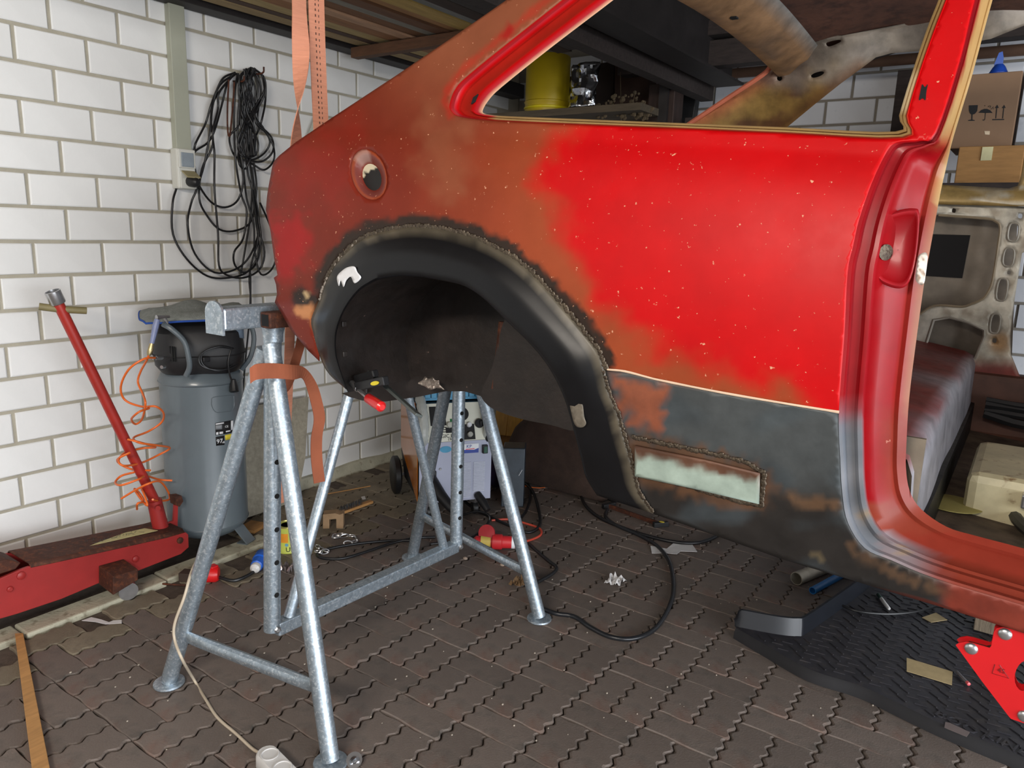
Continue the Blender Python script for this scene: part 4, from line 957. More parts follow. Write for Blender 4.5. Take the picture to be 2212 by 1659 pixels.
# ---------------------------------------------------------------- old red trolley jack
jk = thing('trolley_jack', 'old red trolley jack with long handle parked along the brick wall', 'jack', (.33, 1.3, 0))
mt['jack'] = M('worn_red_enamel', C(150, 36, 34), .5, var=.14, scale=8, col3=C(108, 50, 38), s3=14, lo3=.66, hi3=.74, bump=.05, bscale=60)
XJ = .40; Q0 = lambda x, y: (x/5.267, 1100+y/5.267)
side = [(-160, 1296), (-60, 1268), (0, 1250), (46, 1230), (63, 1224), (82, 1222), (114, 1216), (209, 1195), (285, 1178), (361, 1161), (402, 1150), (407, 1155), (408, 1182), (391, 1197), (304, 1231), (211, 1261), (133, 1294), (38, 1326), (0, 1337), (-160, 1398)]
P = [at_x(x, y, XJ) for x, y in side]
obj('side_plate', MB().prism(P, (-.012, 0, 0)), mt['jack'], jk, smooth=None, bevel=.002)
obj('side_plate', MB().prism([p+V(-.165, 0, 0) for p in P], (-.012, 0, 0)), mt['jack'], jk, smooth=None, bevel=.002)
tp = [at_x(x, y, XJ) for x, y in ((66, 1226), (114, 1216), (209, 1195), (285, 1178), (361, 1161), (398, 1150))]
rows = [[p+V(.001, 0, .0) for p in tp], [p+V(-.012, 0, .012) for p in tp], [p+V(-.165, 0, .012) for p in tp], [p+V(-.178, 0, 0) for p in tp]]
obj('top_plate', MB().loft(rows), mt['rust'], jk, smooth=30, solid=.004)
obj('lift_arm', MB().prism([p+V(-.02, 0, .004) for p in [at_x(x, y, XJ) for x, y in ((-160, 1270), (-20, 1226), (20, 1214), (52, 1222), (40, 1236), (-160, 1300))]], (-.13, 0, 0)), mt['rust'], jk, smooth=None, bevel=.004)
for (x, y, r_) in ((388, 1167, .013), (292, 1207, .013), (45, 1243, .014), (21, 1272, .010)):
    obj('pivot_bolt', MB().lathe([(r_, 0), (r_, .006), (r_*.6, .009)], at_x(x, y, XJ), (1, 0, 0), 8), mt['rust'] if r_ > .0125 and x > 300 else mt['jack'], jk)
wz = at_x(265, 1225, .46)
obj('wheel_bracket', MB().prism([at_x(x, y, XJ) for x, y in ((213, 1222), (267, 1207), (267, 1230), (213, 1262))], (.10, 0, -.012)), mt['rust'], jk, smooth=None, bevel=.003)
cw = at_z(275, 1276, .035); cw = V(.47, at_x(275, 1270, .47).y, .034)
obj('caster_wheel', MB().lathe([(.012, -.016), (.033, -.016), (.034, -.012), (.034, .012), (.033, .016), (.012, .016)], cw, (1, -.25, 0), 24), mt['steel'], jk)
obj('caster_fork', MB().box(cw+V(-.028, .01, .02), (.02, .03, .05)), mt['rust'], jk, bevel=.003)
for y_ in (.75, 1.55): obj('axle_wheel', MB().lathe([(.008, -.2), (.03, -.2), (.034, -.19), (.034, -.16), (.008, -.16)], (XJ, y_, .035), (1, 0, 0), 20), mt['rubber'], jk)
lab = [at_x(x, y, XJ-.09) for x, y in ((178, 1172), (330, 1140), (338, 1148), (186, 1181))]
tq = [p+V(-.065, 0, .0146) for p in tp]
l0 = [lerp(tp[2], tp[1], .1), lerp(tp[4], tp[3], .2)]
b = MB(); b.prism([l0[0]+V(-.05, -.02, .0145), l0[1]+V(-.05, .02, .0145), l0[1]+V(-.11, .0, .0145), l0[0]+V(-.11, -.06, .0145)], (0, 0, .001))
obj('paper_label', b, M('yellowed_label', C(196, 188, 136), .8, var=.12, scale=40, col2=C(120, 110, 70), lo=.62, hi=.7), jk, smooth=None)
rj = random.Random(4); b = MB()
for k in range(26):
    p = l0[0].lerp(l0[1], .08+.8*k/26)+V(-.085+rj.uniform(-.012, .012), 0, .0158)
    b.tube([p, p+V(rj.uniform(-.02, .02), rj.uniform(.004, .012), 0)], .0007, 4)
obj('label_scribble', b, M('ballpoint', C(60, 66, 60), .7), jk)
hb, hm, ht = at_x(347, 1128, .31), at_x(333, 1080, .31), at_x(124, 652, .31)
obj('handle_socket', MB().tube([hb+V(0, 0, -.03), hm], [.030, .027], 14), mt['jack'], jk)
obj('handle_tube', MB().tube([hm, lerp(hm, ht, .5), ht], [.0195, .0188, .018], 14), M('red_handle_paint', C(158, 42, 34), .4, var=.15, scale=12), jk)
dh = (ht-hm).normalized()
obj('handle_cap', MB().lathe([(.024, 0), (.0255, .003), (.0255, .045), (.022, .046), (.021, .03)], ht-dh*.006, dh, 18), mt['steel'], jk)
hc = at_x(130, 668, .31)
obj('cross_bar', MB().tube([hc+(at_x(84, 662, .285)-hc), hc, at_x(187, 671, .335)], .0125, 12), M('olive_wood_bar', C(120, 110, 74), .6, var=.2), jk)
obj('lock_pin', MB().lathe([(.01, 0), (.01, .03)], at_x(346, 1092, .33), (.5, -.5, 0), 10), mt['jack'], jk)
obj('foot_pedal', MB().prism([at_x(x, y, .29) for x, y in ((352, 1130), (372, 1124), (374, 1090), (381, 1088), (380, 1136), (358, 1140))], (.012, 0, 0)), mt['jack'], jk, smooth=None)
obj('pedal_pad', MB().prism([at_x(x, y, .28) for x, y in ((366, 1068), (380, 1066), (384, 1078), (376, 1090), (368, 1086))], (.04, 0, 0)), mt['rust'], jk, smooth=None)
# grey board leaning on the wall behind the compressor
B_ = [at_x(575, 876, .03), at_x(672, 884, .03), at_x(640, 985, .05), V(.12, at_x(618, 1083, .12).y, .004), V(.14, at_x(525, 1095, .14).y, .004), at_x(530, 890, .03)]
b = MB(); b.prism([V(.03, 2.18, .50), V(.03, 2.51, .49), V(.10, 2.42, .20), V(.15, 2.32, .003), V(.15, 2.02, .003), V(.05, 2.02, .42)], (.012, 0, .006))
single('cement_board', 'offcut of speckled grey cement board leaning on the wall behind the compressor', 'board', b, M('cement_board', C(150, 144, 128), .9, var=.2, scale=50, bump=.3, bscale=120), smooth=None)
# blue and white sheet behind the straps
b = MB(); b.prism([at_x(x, y, .03) for x, y in ((655, 320), (680, 252), (730, 258), (800, 262), (800, 330), (700, 340))], (.01, 0, 0))
sb = thing('wall_sign', 'blue and pale grey sheet hanging on the wall behind the orange straps', 'sign', at_x(720, 330, .03))
obj('sheet', b, M('pale_sheet', C(186, 194, 184), .6, var=.05), sb, smooth=None)
obj('blue_field', MB().prism([at_x(x, y, .041) for x, y in ((668, 330), (682, 286), (705, 268), (800, 275), (800, 330))], (.002, 0, 0)), M('blue_print', C(28, 66, 150), .5), sb, smooth=None)
# ================================================================== straps
mt['strap'] = M('orange_webbing', C(200, 134, 106), .85, var=.12, scale=8, bump=.5, bscale=14, stretch=(1, 1, 18))
mt['strapd'] = M('rust_orange_webbing', C(150, 82, 54), .85, var=.14, scale=8, bump=.5, bscale=14)
def strap(name, label, pts, halfs, mat, **k):
    return single(name, label, 'strap', MB().ribbon(pts, halfs, .0025), mat, smooth=None, **k)
XS = 1.36
def sp(x, y): return at_x(x, y, XS)
pts = crom([sp(682, -60), sp(683, 0), sp(686, 100), sp(690, 200), sp(694, 290), sp(697, 400), V(1.36, 1.49, 1.2), V(1.36, 1.47, 1.172)], 5)
strap('lifting_strap', 'flat orange webbing strap hanging from above with two dark stitch lines', pts, [(V(.004, .0235, 0)) for p in pts], mt['strap'])
b = MB()
for s_ in (-.006, .005):
    for i in range(46):
        t = i/46*.82; p = pts[int(t*(len(pts)-1))].lerp(pts[min(len(pts)-1, int(t*(len(pts)-1))+1)], t*(len(pts)-1) % 1)
        b.box(p+V(.0022, s_, 0), (.001, .0016, .006))
st_ = obj('stitching', b, mt['black'], None, smooth=None)
mainstrap = bpy.data.objects['lifting_strap']; st_.parent = mainstrap; st_.location = ROOT[st_.name]-ROOT['lifting_strap']
pts = crom([sp(645, -60), sp(646, 0), sp(648, 60), sp(650, 120), sp(647, 190), sp(643, 250), sp(640, 320), sp(640, 420), V(1.36, 1.40, 1.25), V(1.36, 1.40, 1.172)], 5)
hs_ = []
for i, p in enumerate(pts):
    t = i/(len(pts)-1); w_ = .0225; an = math.pi*smooth01(.12, .75, t)
    hs_.append(V(math.sin(an)*w_, math.cos(an)*w_, 0))
strap('lifting_strap', 'twisted pale orange webbing strap hanging from above beside the cable coil', pts, hs_, mt['strap'])
# strap wrapped round the trestle head
P = [(540, 812), (560, 800), (600, 797), (640, 800), (656, 805)]
pts = crom([at_x(540, 812, 1.46), at_x(555, 803, 1.47), at_x(590, 801, 1.47), at_x(630, 804, 1.47), at_x(655, 806, 1.45), at_x(672, 830, 1.44), at_x(684, 870, 1.43), at_x(690, 905, 1.43), at_x(684, 945, 1.43), at_x(684, 990, 1.43), at_x(690, 1042, 1.43)], 5)
hs_ = []
for i, p in enumerate(pts):
    t = i/(len(pts)-1); k = smooth01(.30, .55, t); hs_.append(V(.004*k, .017*k, .020*(1-k)))
strap('tie_strap', 'rust-orange tie strap wound around the trestle legs with its free end hanging', pts, hs_, mt['strapd'])
pts = crom([at_x(655, 712, 1.33), at_x(650, 740, 1.33), at_x(640, 775, 1.34), at_x(628, 815, 1.35), at_x(610, 850, 1.30), at_x(585, 850, 1.26)], 5)
strap('tie_strap', 'rust-orange strap slanting from the tail panel down behind the trestle head', pts, [V(0, .019, .004)]*len(pts), mt['strapd'])
pts = crom([at_x(627, 705, 1.28), at_x(625, 760, 1.28), at_x(622, 850, 1.26), at_x(618, 940, 1.24), at_x(616, 1030, 1.22), at_x(612, 1085, 1.20)], 5)
strap('tie_strap', 'faded orange strap hanging straight down behind the trestle post', pts, [V(0, .017, 0)]*len(pts), mt['strap'])
# rusty square tube beside the head beam
b = MB(); x0, x1, z0, z1 = TX+.012, TX+.052, 1.108, 1.15
y0 = 1.215
b.box(((x0+x1)/2, y0+.20, (z0+z1)/2), (x1-x0, .40, z1-z0))
rt = obj('support_tube', b, mt['rust'], tr, smooth=None, bevel=.004, label='rusty square steel tube')
b = MB().box(((x0+x1)/2, y0-.0003, (z0+z1)/2), (x1-x0-.012, .001, z1-z0-.012)); obj('tube_bore', b, mt['hole'], rt, smooth=None)

# ================================================================== screw clamp on the arch
cl_ = thing('screw_clamp', 'black screw clamp with red handle gripping the lower edge of the wheel arch', 'clamp', at_y(830, 880, 1.28))
YC = 1.27
a, c = at_y(800, 805, 1.33), at_y(905, 898, 1.22)
d = (c-a).normalized()
def bar(a, c, w_, h_, up=V(0, 0, 1)):
    d = (c-a).normalized(); s1 = d.cross(up).normalized(); s2 = s1.cross(d); vs = []
    for p in (a, c):
        for x, y in ((-1, -1), (1, -1), (1, 1), (-1, 1)): vs.append(p+s1*x*w_+s2*y*h_)
    return MB().add(vs, [[0, 1, 2, 3], [7, 6, 5, 4], [0, 4, 5, 1], [1, 5, 6, 2], [2, 6, 7, 3], [3, 7, 4, 0]])
obj('rail', bar(a, c, .0035, .0095, V(.3, -1, .3)), M('dark_galvanised', C(92, 98, 96), .45, .6, var=.15), cl_, smooth=None, bevel=.001)
obj('slide_arm', bar(at_y(772, 835, 1.26), at_y(834, 822, 1.255), .010, .011), mt['black'], cl_, smooth=None, bevel=.003)
obj('fixed_jaw', bar(at_y(770, 818, 1.30), at_y(812, 806, 1.30), .010, .009), mt['black'], cl_, smooth=None, bevel=.003)
obj('badge', MB().prism([at_y(x, y, 1.243) for x, y in fring(9, 4.5, 14, -.2, (809, 828))], (0, .002, 0)), M('badge_yellow', C(214, 196, 40), .4), cl_)
s0, s1_ = at_y(760, 828, 1.27), at_y(795, 860, 1.235); h1_ = at_y(826, 880, 1.21)
obj('spindle', MB().tube([s0, lerp(s0, s1_, .4), lerp(s0, s1_, .41), s1_], [.008, .008, .005, .005], 10), mt['steel'], cl_)
dd_ = (h1_-s1_).normalized()
obj('handle', MB().tube([s1_-dd_*.004, s1_+dd_*.004, lerp(s1_, h1_, .5), h1_-dd_*.006, h1_], [.008, .0125, .0125, .0125, .007], 14), M('red_handle', C(206, 32, 34), .3, coat=.3, var=.06), cl_)

# ================================================================== welding machine and what is around it
O = V(.816, 2.50, 0); E_ = V(.6, .8, 0); Dp = V(-.8, .6, 0); Z_ = V(0, 0, 1)
W_ = .35
def wp(u_, v, h): return O+E_*u_+Dp*v+Z_*h
wd = thing('welding_machine', 'grey and orange welding machine on wheels behind the trestle', 'welder', wp(.17, .2, 0))
mt['wgrey'] = M('welder_grey', C(164, 168, 188), .42, var=.04, scale=6); mt['worange'] = M('welder_orange', C(228, 132, 42), .12, var=.05, scale=5, coat=.8)
hF, hT = .395, .56
prof_ = [(0, .10), (0, hF), (.085, hT), (.50, hT), (.50, .22), (.40, .10)]
obj('case', MB().prism([wp(.004, v, h) for v, h in prof_], E_*(W_-.008)), mt['black'], wd, smooth=None)
obj('front_panel', MB().prism([wp(0, -.004, .10), wp(W_, -.004, .10), wp(W_, -.004, hF), wp(0, -.004, hF)], Dp*.004), mt['wgrey'], wd, smooth=None)
def cpn(u_, t, o=0): n_ = (Z_*.085-Dp*(hT-hF)).normalized(); return wp(u_, .085*t, hF+(hT-hF)*t)+n_*o
obj('control_panel', MB().add([cpn(u_, t, o) for o in (.001, .004) for u_, t in ((0.02, 0), (W_-.02, 0), (W_-.02, 1), (0.02, 1))], [[0, 1, 2, 3], [4, 5, 6, 7], [0, 1, 5, 4], [1, 2, 6, 5], [2, 3, 7, 6], [3, 0, 4, 7]]), M('panel_white', C(222, 222, 208), .4, var=.03), wd, smooth=None)
for s_ in (0, 1):
    obj('side_panel', MB().prism([wp(-.003 if s_ == 0 else W_, v, h) for v, h in ((.03, .10), (.03, hF+.02), (.10, hT+.005), (.47, hT+.005), (.47, .25))], E_*.003), mt['worange'], wd, smooth=None)
def cbox(name, u0, u1, t0, t1, mat, o=.005): return obj(name, MB().prism([cpn(u0, t0, o), cpn(u1, t0, o), cpn(u1, t1, o), cpn(u0, t1, o)], E_.cross(cpn(0, 1)-cpn(0, 0)).normalized()*.001), mat, wd, smooth=None)
cbox('panel_print', .06, .135, .42, .92, INK); cbox('panel_print', .155, .175, .50, .58, M('green_print', C(30, 110, 60), .5)); cbox('panel_print', .19, .27, .02, .42, INK); cbox('panel_print', .13, .16, .22, .36, INK)
for u_, t in ((.068, .30), (.068, .36), (.068, .24)): cbox('panel_print', u_, .135, t, t+.02, INK)
nrm = (E_.cross(cpn(0, 1)-cpn(0, 0))).normalized()
if nrm.dot(CAM-O) < 0: nrm = -nrm
obj('dial_disc', MB().lathe([(.034, 0), (.034, .001)], cpn(.215, .70, .005), nrm, 24), INK, wd)
for u_, t, r_, mat in ((.215, .70, .012, WHT), (.150, .42, .014, M('knob_pale', C(190, 190, 180), .4)), (.245, .40, .012, WHT), (.245, .15, .013, M('knob_pale2', C(180, 180, 172), .4)), (.295, .42, .022, mt['black'])):
    obj('control_knob', MB().lathe([(r_, 0), (r_, .010), (r_*.8, .014)], cpn(u_, t, .006), nrm, 16), mat, wd)
obj('control_knob', MB().box(cpn(.30, .39, .022), (.010, .012, .030)), mt['black'], wd, bevel=.002)
ey = cpn(0, 1)-cpn(0, 0)
text('panel_text', 'GIC.PRO', .024, cpn(.105, .10, .0055), E_, ey, INK, wd); text('panel_text', '190', .018, cpn(.135, .02, .0055), E_, ey, INK, wd)
fr = lambda u_, h: wp(u_, -.0055, h)
obj('maker_badge', MB().prism([fr(.125+.028*math.cos(a_), .360+.016*math.sin(a_)) for a_ in [2*math.pi*k/20 for k in range(20)]], -Dp*.001), M('badge_blue', C(60, 140, 176), .4), wd)
obj('sticker', MB().prism([fr(.19, .335), fr(.285, .335), fr(.285, .38), fr(.19, .38)], -Dp*.0006), M('sticker_blue', C(34, 60, 150), .4), wd, smooth=None)
obj('sticker', MB().prism([fr(.19, .35), fr(.22, .352), fr(.262, .350), fr(.285, .358), fr(.285, .38), fr(.19, .38)], -Dp*.001), WHT, wd, smooth=None)
text('sticker_text', 'KP', .022, wp(.225, -.0075, .361), E_, Z_, M('print_blue', C(36, 60, 150), .5), wd)
obj('sticker_print', MB().prism([fr(.222, .352), fr(.265, .354), fr(.265, .358), fr(.222, .356)], -Dp*.0016), M('print_red', C(214, 70, 80), .5), wd, smooth=None)
obj('power_switch', MB().box(wp(.315, -.008, .352), (.026, .026, .042), Matrix.Rotation(math.atan2(.8, .6), 3, 'Z')), mt['black'], wd, bevel=.003)
obj('switch_rocker', MB().box(wp(.315, -.022, .352), (.016, .008, .030), Matrix.Rotation(math.atan2(.8, .6), 3, 'Z')), M('switch_green', C(40, 84, 66), .3), wd)
mt['wlight'] = M('louver_grey', C(196, 200, 214), .4, var=.03)
for i in range(22):
    h = .285-i*.0068
    obj('louver', MB().prism([fr(.262, h), fr(.318, h), fr(.318, h+.004), fr(.262, h+.004)], -Dp*.003), mt['wlight'], wd, smooth=None)
for i in range(26):
    h = .285-i*.0068
    obj('louver', MB().prism([fr(.195, h), fr(.25, h), fr(.25, h+.004), fr(.195, h+.004)], -Dp*.003), mt['wlight'], wd, smooth=None)
obj('panel_screw', MB().lathe([(.007, 0), (.005, .004)], fr(.10, .265), -Dp, 12), mt['steel'], wd)
obj('torch_socket', MB().box(wp(.055, -.008, .235), (.05, .02, .05), Matrix.Rotation(math.atan2(.8, .6), 3, 'Z')), mt['black'], wd, bevel=.003)
obj('torch_connector', MB().tube([wp(.055, -.01, .225), wp(.085, -.09, .165), wp(.12, -.15, .125), wp(.15, -.19, .10)], [.026, .028, .022, .012], 12), mt['rubber'], wd)
obj('earth_plug', MB().tube([wp(.285, -.006, .125), wp(.30, -.05, .10), wp(.315, -.085, .07)], [.019, .021, .015], 12), mt['rubber'], wd)
for v in (.44,):
    for u_ in (-.035, W_+.035): obj('rear_wheel', MB().lathe([(.03, -.02), (.085, -.02), (.10, -.012), (.10, .012), (.085, .02), (.03, .02)], wp(u_, v, .101), E_, 28), mt['rubber'], wd)
obj('axle', MB().tube([wp(-.05, .44, .10), wp(W_+.05, .44, .10)], .009, 8), mt['steel'], wd)
for u_ in (.06, W_-.06):
    obj('caster', MB().lathe([(.01, -.012), (.03, -.012), (.033, 0), (.03, .012), (.01, .012)], wp(u_, .06, .034), E_, 18), mt['rubber'], wd)
    obj('caster_fork', MB().box(wp(u_, .06, .082), (.04, .04, .036)), mt['steel'], wd, bevel=.004)
mt['film'] = M('clear_film', C(206, 210, 206), .22, var=.12, scale=16, bump=.8, bscale=40, alpha=.72)
obj('handle', MB().tube(crom([wp(.02, .03, .36), wp(.02, -.005, .42), wp(.02, .02, .51), wp(.02, .06, .57), wp(.02, .12, .588)], 5), .013, 10), mt['black'], wd)
obj('handle_film', MB().tube(crom([wp(.02, .02, .38), wp(.018, -.01, .43), wp(.022, .015, .50), wp(.02, .055, .57), wp(.02, .10, .59)], 5), [.020, .022, .021, .024, .022, .025, .022, .024, .026, .024, .023, .027, .024, .022, .025, .022, .024, .023, .025, .022, .02], 10), mt['film'], wd)
obj('handle', MB().tube(crom([wp(W_-.02, .03, .36), wp(W_-.02, -.005, .42), wp(W_-.02, .02, .51), wp(W_-.02, .06, .57), wp(W_-.02, .12, .588)], 5), .013, 10), mt['black'], wd)
obj('handle_film', MB().tube(crom([wp(W_-.02, .02, .40), wp(W_-.018, -.005, .45), wp(W_-.022, .015, .50), wp(W_-.02, .055, .57), wp(W_-.02, .10, .59)], 5), .023, 10), mt['film'], wd)
# blue crate on top
cr = thing('storage_crate', 'blue plastic crate with slotted sides standing on the welding machine', 'crate', wp(.19, .26, hT))
mt['cblue'] = M('crate_blue', C(70, 150, 190), .45, var=.06)
b = MB(); u0, u1, v0, v1, h0, h1c = .05, .33, .13, .46, hT+.006, hT+.13
obj('crate_base', MB().prism([wp(u0, v0, h0), wp(u1, v0, h0), wp(u1, v1, h0), wp(u0, v1, h0)], Z_*.012), mt['cblue'], cr, smooth=None)
for (a1, a2) in (((u0, v0), (u1, v0)), ((u1, v0), (u1, v1)), ((u1, v1), (u0, v1)), ((u0, v1), (u0, v0))):
    for k in range(9):
        t0, t1 = k/9+.012, (k+1)/9-.012
        p0 = wp(lerp(a1[0], a2[0], t0), lerp(a1[1], a2[1], t0), h0+.01); p1 = wp(lerp(a1[0], a2[0], t1), lerp(a1[1], a2[1], t1), h0+.01)
        b.prism([p0, p1, p1+Z_*(h1c-h0-.02), p0+Z_*(h1c-h0-.02)], (E_+Dp)*.003)
    p0 = wp(*a1, h1c-.02); p1 = wp(*a2, h1c-.02)
    obj('crate_rim', bar(p0, p1, .007, .010), mt['cblue'], cr, smooth=None)
obj('crate_walls', b, mt['cblue'], cr, smooth=None)
# yellow board leaning behind the welder
b0 = at_z(1035, 985, .0)
b = MB(); pA = V(.62, 3.75, .02)
def slatboard():
    o = thing('pine_board', 'varnished yellow pine panel of narrow boards leaning behind the welding machine', 'board', (.5, 3.78, 0))
    for k in range(3):
        y0 = k*.085
        base = V(.34, 3.74, 0)+V(.6, .18, 0).normalized()*y0; e = V(.6, .18, 0).normalized()*.083
        obj('board_slat', MB().prism([base+V(0, 0, .09), base+e+V(0, 0, .09), base+e+V(-.02, .10, .62), base+V(-.02, .10, .62)], (0, .018, 0)), M('varnished_pine', C(212, 160, 70), .35, var=.16, scale=4, stretch=(16, 16, 1.5), coat=.3) if k == 0 else bpy.data.materials['varnished_pine'], o, smooth=None, bevel=.002)
    obj('board_rail', MB().prism([V(.34, 3.765, .003), V(.58, 3.837, .003), V(.58, 3.837, .092), V(.34, 3.765, .092)], (0, .02, 0)), mt['wood'], o, smooth=None)
slatboard()
# brown blanket heap
rows = []
for j in range(17):
    v = j/16; r_ = []
    for i in range(25):
        u_ = i/24; x = .64+.72*u_; y = 3.30+.48*v
        env = math.sin(math.pi*u_)**.6*math.sin(math.pi*min(1, v*1.05))**.7 if 0 < u_ < 1 and 0 < v < .95 else 0
        z = .01+env*(.48+.10*noise.noise((x*4, y*3, 0))+.16*(.5-abs(noise.noise((x*5+y*3, y*2, 3)))))
        r_.append(V(x+.04*noise.noise((y*7, x*3, 1)), y-.05*env, max(.006, z)))
    rows.append(r_)
single('brown_blanket', 'dark brown blanket heaped on the pavers beside the welding machine', 'blanket', MB().loft(rows), M('brown_wool', C(62, 46, 38), .95, var=.25, scale=20, bump=.6, bscale=150), smooth=80, solid=.006)
# black pedal box beside the welder
k0 = at_z(1082, 1095, 0); k1 = at_z(1130, 1096, 0)
bx = thing('metal_wedge', 'upright dark blue-black metal box standing next to the welding machine', 'metal box', (k0+k1)/2)
obj('plate', MB().prism([k0, k1, k1+V(-.02, .03, .30), k0+V(-.02, .03, .30)], (-.06, .10, 0)), M('scuffed_black_metal', C(44, 52, 60), .4, .3, var=.25, scale=18), bx, smooth=None, bevel=.004)
obj('scratch', MB().tube([lerp(k0, k1, .75)+V(.004, -.005, .17), lerp(k0, k1, .9)+V(.002, -.003, .20)], .0012, 5), WHT, bx)
single('purple_bag', 'dark purple cloth bag slumped behind the upright metal box', 'bag', MB().ball((.80, 3.16, .10), .10, 8, (.9, .9, 1)), M('purple_cloth', C(40, 28, 60), .9, var=.3, scale=12, bump=.5, bscale=60), smooth=80)
# ================================================================== things on the floor
def fz(x, y, z=.0): return at_z(x, y, z)
def flat(name, label, cat, px, mat, th=.0015, z=.0005, curl=0, **k):
    P = [fz(x, y, z) for x, y in px]; b = MB(); c = sum(P, Vector())/len(P); n = len(P)
    vs = []
    for i, p in enumerate(P): vs.append(p+V(0, 0, curl*abs(noise.noise((p.x*30, p.y*30, 1)))))
    b.prism(vs, (0, 0, th)); return single(name, label, cat, b, mat, smooth=None, **k)
def fcable(name, label, px, r, mat, z=None, n=6, cat='cable', **k):
    pts = [fz(p[0], p[1], (p[2] if len(p) > 2 else r+.0005)) for p in px]
    return single(name, label, cat, MB().tube(crom(pts, n), r, 8), mat, smooth=60, **k)
q5 = lambda x, y: (x/5.267, 1100+y/5.267)
flat('paper_strip', 'narrow white paper strip lying in front of the red jack', 'paper', [q5(*p) for p in ((930, 1270), (1040, 1235), (1150, 1262), (1240, 1290), (1290, 1270), (1385, 1265), (1385, 1300), (1200, 1312), (1080, 1285))], mt['paper'], curl=.006)
# wooden stick
a0, a1, b0, b1 = fz(32, 1368, .02), fz(50, 1367, .02), fz(70, 1670, .02), fz(110, 1670, .02)
b = MB(); vs = [a0, a1, b1, b0]; b.prism([p+V(0, 0, -.0195) for p in vs], (0, 0, .0195))
single('wood_batten', 'long pale wooden batten lying on the pavers near the jack', 'batten', b, mt['wood'], smooth=None, bevel=.0015)
# white extension lead and multi-socket
ps = thing('socket_strip', 'white multi-way socket strip at the foot of the trestle', 'socket strip', fz(640, 1700, 0))
s0 = fz(566, 1640, .0); s1_ = s0+(fz(680, 1760, .0)-s0).normalized()*.30; d = (s1_-s0).normalized(); sd = V(-d.y, d.x, 0)
rows = []
mt['white'] = M('white_plastic', C(206, 204, 202), .35, var=.05)
cen = s0+d*.0
def rr(h, ins):
    out = []; hw = .029-ins
    for k in range(9): an = math.pi/2+math.pi*k/8; out.append(s0+d*(.029+hw*math.cos(an)*.9)+sd*hw*math.sin(an)+V(0, 0, h))
    for k in range(9): an = -math.pi/2+math.pi*k/8; out.append(s0+d*(.27+hw*math.cos(an)*.9)+sd*hw*math.sin(an)+V(0, 0, h))
    return out
obj('strip_body', MB().loft([rr(.001, .002), rr(.004, 0), rr(.034, .001), rr(.040, .005)], closed=True).add(rr(.040, .005), [list(range(18))]), mt['white'], ps, smooth=40)
for k in range(4):
    c_ = s0+d*(.045+.065*k)+V(0, 0, .0405)
    obj('socket_well', MB().lathe([(.0235, 0), (.0235, .002), (.0205, .002), (.0195, -.006), (.001, -.006)], c_, n=24), mt['white'], ps)
    for s_ in (-1, 1): obj('pin_hole', MB().lathe([(.0028, 0), (.0028, .0006)], c_+sd*s_*.0095+V(0, 0, -.0058), n=8), mt['hole'], ps)
pts = [fz(432, 1190, .004), at_y(424, 1212, 1.22), at_y(412, 1240, 1.13), at_y(398, 1290, 1.09), at_y(378, 1345, 1.07), at_y(377, 1380, 1.065), at_y(394, 1425, 1.06), fz(420, 1470, .006), fz(445, 1512, .004), fz(470, 1550, .004), fz(510, 1585, .004), fz(545, 1617, .008), s0+V(0, 0, .016)]
obj('mains_lead', MB().tube(crom(pts, 8), .0042, 8), M('cream_cable', C(184, 170, 150), .45, var=.1), ps, smooth=60)
# bolt and washer
bw = thing('bolt_and_washer', 'steel washer with a bolt through it lying beside the trestle foot', 'bolt', fz(765, 1648, 0))
obj('washer', MB().lathe([(.010, -.0015), (.021, -.0015), (.021, .0015), (.010, .0015)], fz(765, 1642, .012), (.3, -.45, .85), 24, cap=False), mt['steel'], bw)
obj('bolt_shank', MB().lathe([(.010, 0), (.010, .008), (.005, .0082), (.005, .026)], fz(759, 1650, .002), (.5, .2, .6), 6), mt['steel'], bw)
# red coupling, blue plug and their lead
rc = thing('red_coupling', 'small red industrial coupling lying beside the trestle leg', 'plug', fz(458, 1258, 0))
p = fz(455, 1240, .03); dr = V(.55, .55, 0).normalized()
obj('coupling_body', MB().lathe([(.024, -.04), (.031, -.035), (.032, .02), (.026, .03), (.01, .031)], p, dr, 18), mt['red'], rc)
obj('coupling_flap', MB().box(p+dr*.01+V(0, 0, .032), (.03, .03, .008)), mt['red'], rc, bevel=.003)
lead = [p+dr*.03+V(0, 0, -.015), fz(500, 1254, .008), fz(520, 1250, .008), fz(545, 1237, .012), fz(552, 1226, .02)]
bl = thing('blue_plug', 'blue industrial plug with white collar on a short black lead', 'plug', fz(560, 1225, 0))
obj('plug_lead', MB().tube(crom(lead, 6), .0065, 8), mt['cable'], bl)
a_, c_ = fz(552, 1226, .024), fz(575, 1188, .032); d = (c_-a_).normalized()
obj('collar', MB().lathe([(.009, -.018), (.019, -.010), (.021, 0), (.019, .012)], a_, d, 18), mt['white'], bl)
obj('plug_body', MB().lathe([(.018, .008), (.024, .012), (.026, .05), (.030, .055), (.030, .10), (.027, .105), (.01, .106)], a_, d, 18), M('plug_blue', C(26, 92, 196), .35, var=.06), bl)
b = MB().tube(crom([fz(305, 1250, .004), fz(330, 1257, .004), fz(360, 1262, .004), fz(400, 1264, .004)], 5), .004, 6)
single('rusty_rod', 'thin rusty rod on the pavers by the jack caster', 'rod', b, mt['rust'])
single('wood_block', 'small dark wooden block lying next to the red coupling', 'block', MB().box(fz(404, 1243, .018), (.045, .045, .035), Matrix.Rotation(.5, 3, 'Z')), M('dark_wood', C(58, 44, 36), .8, var=.2), smooth=None, bevel=.002)
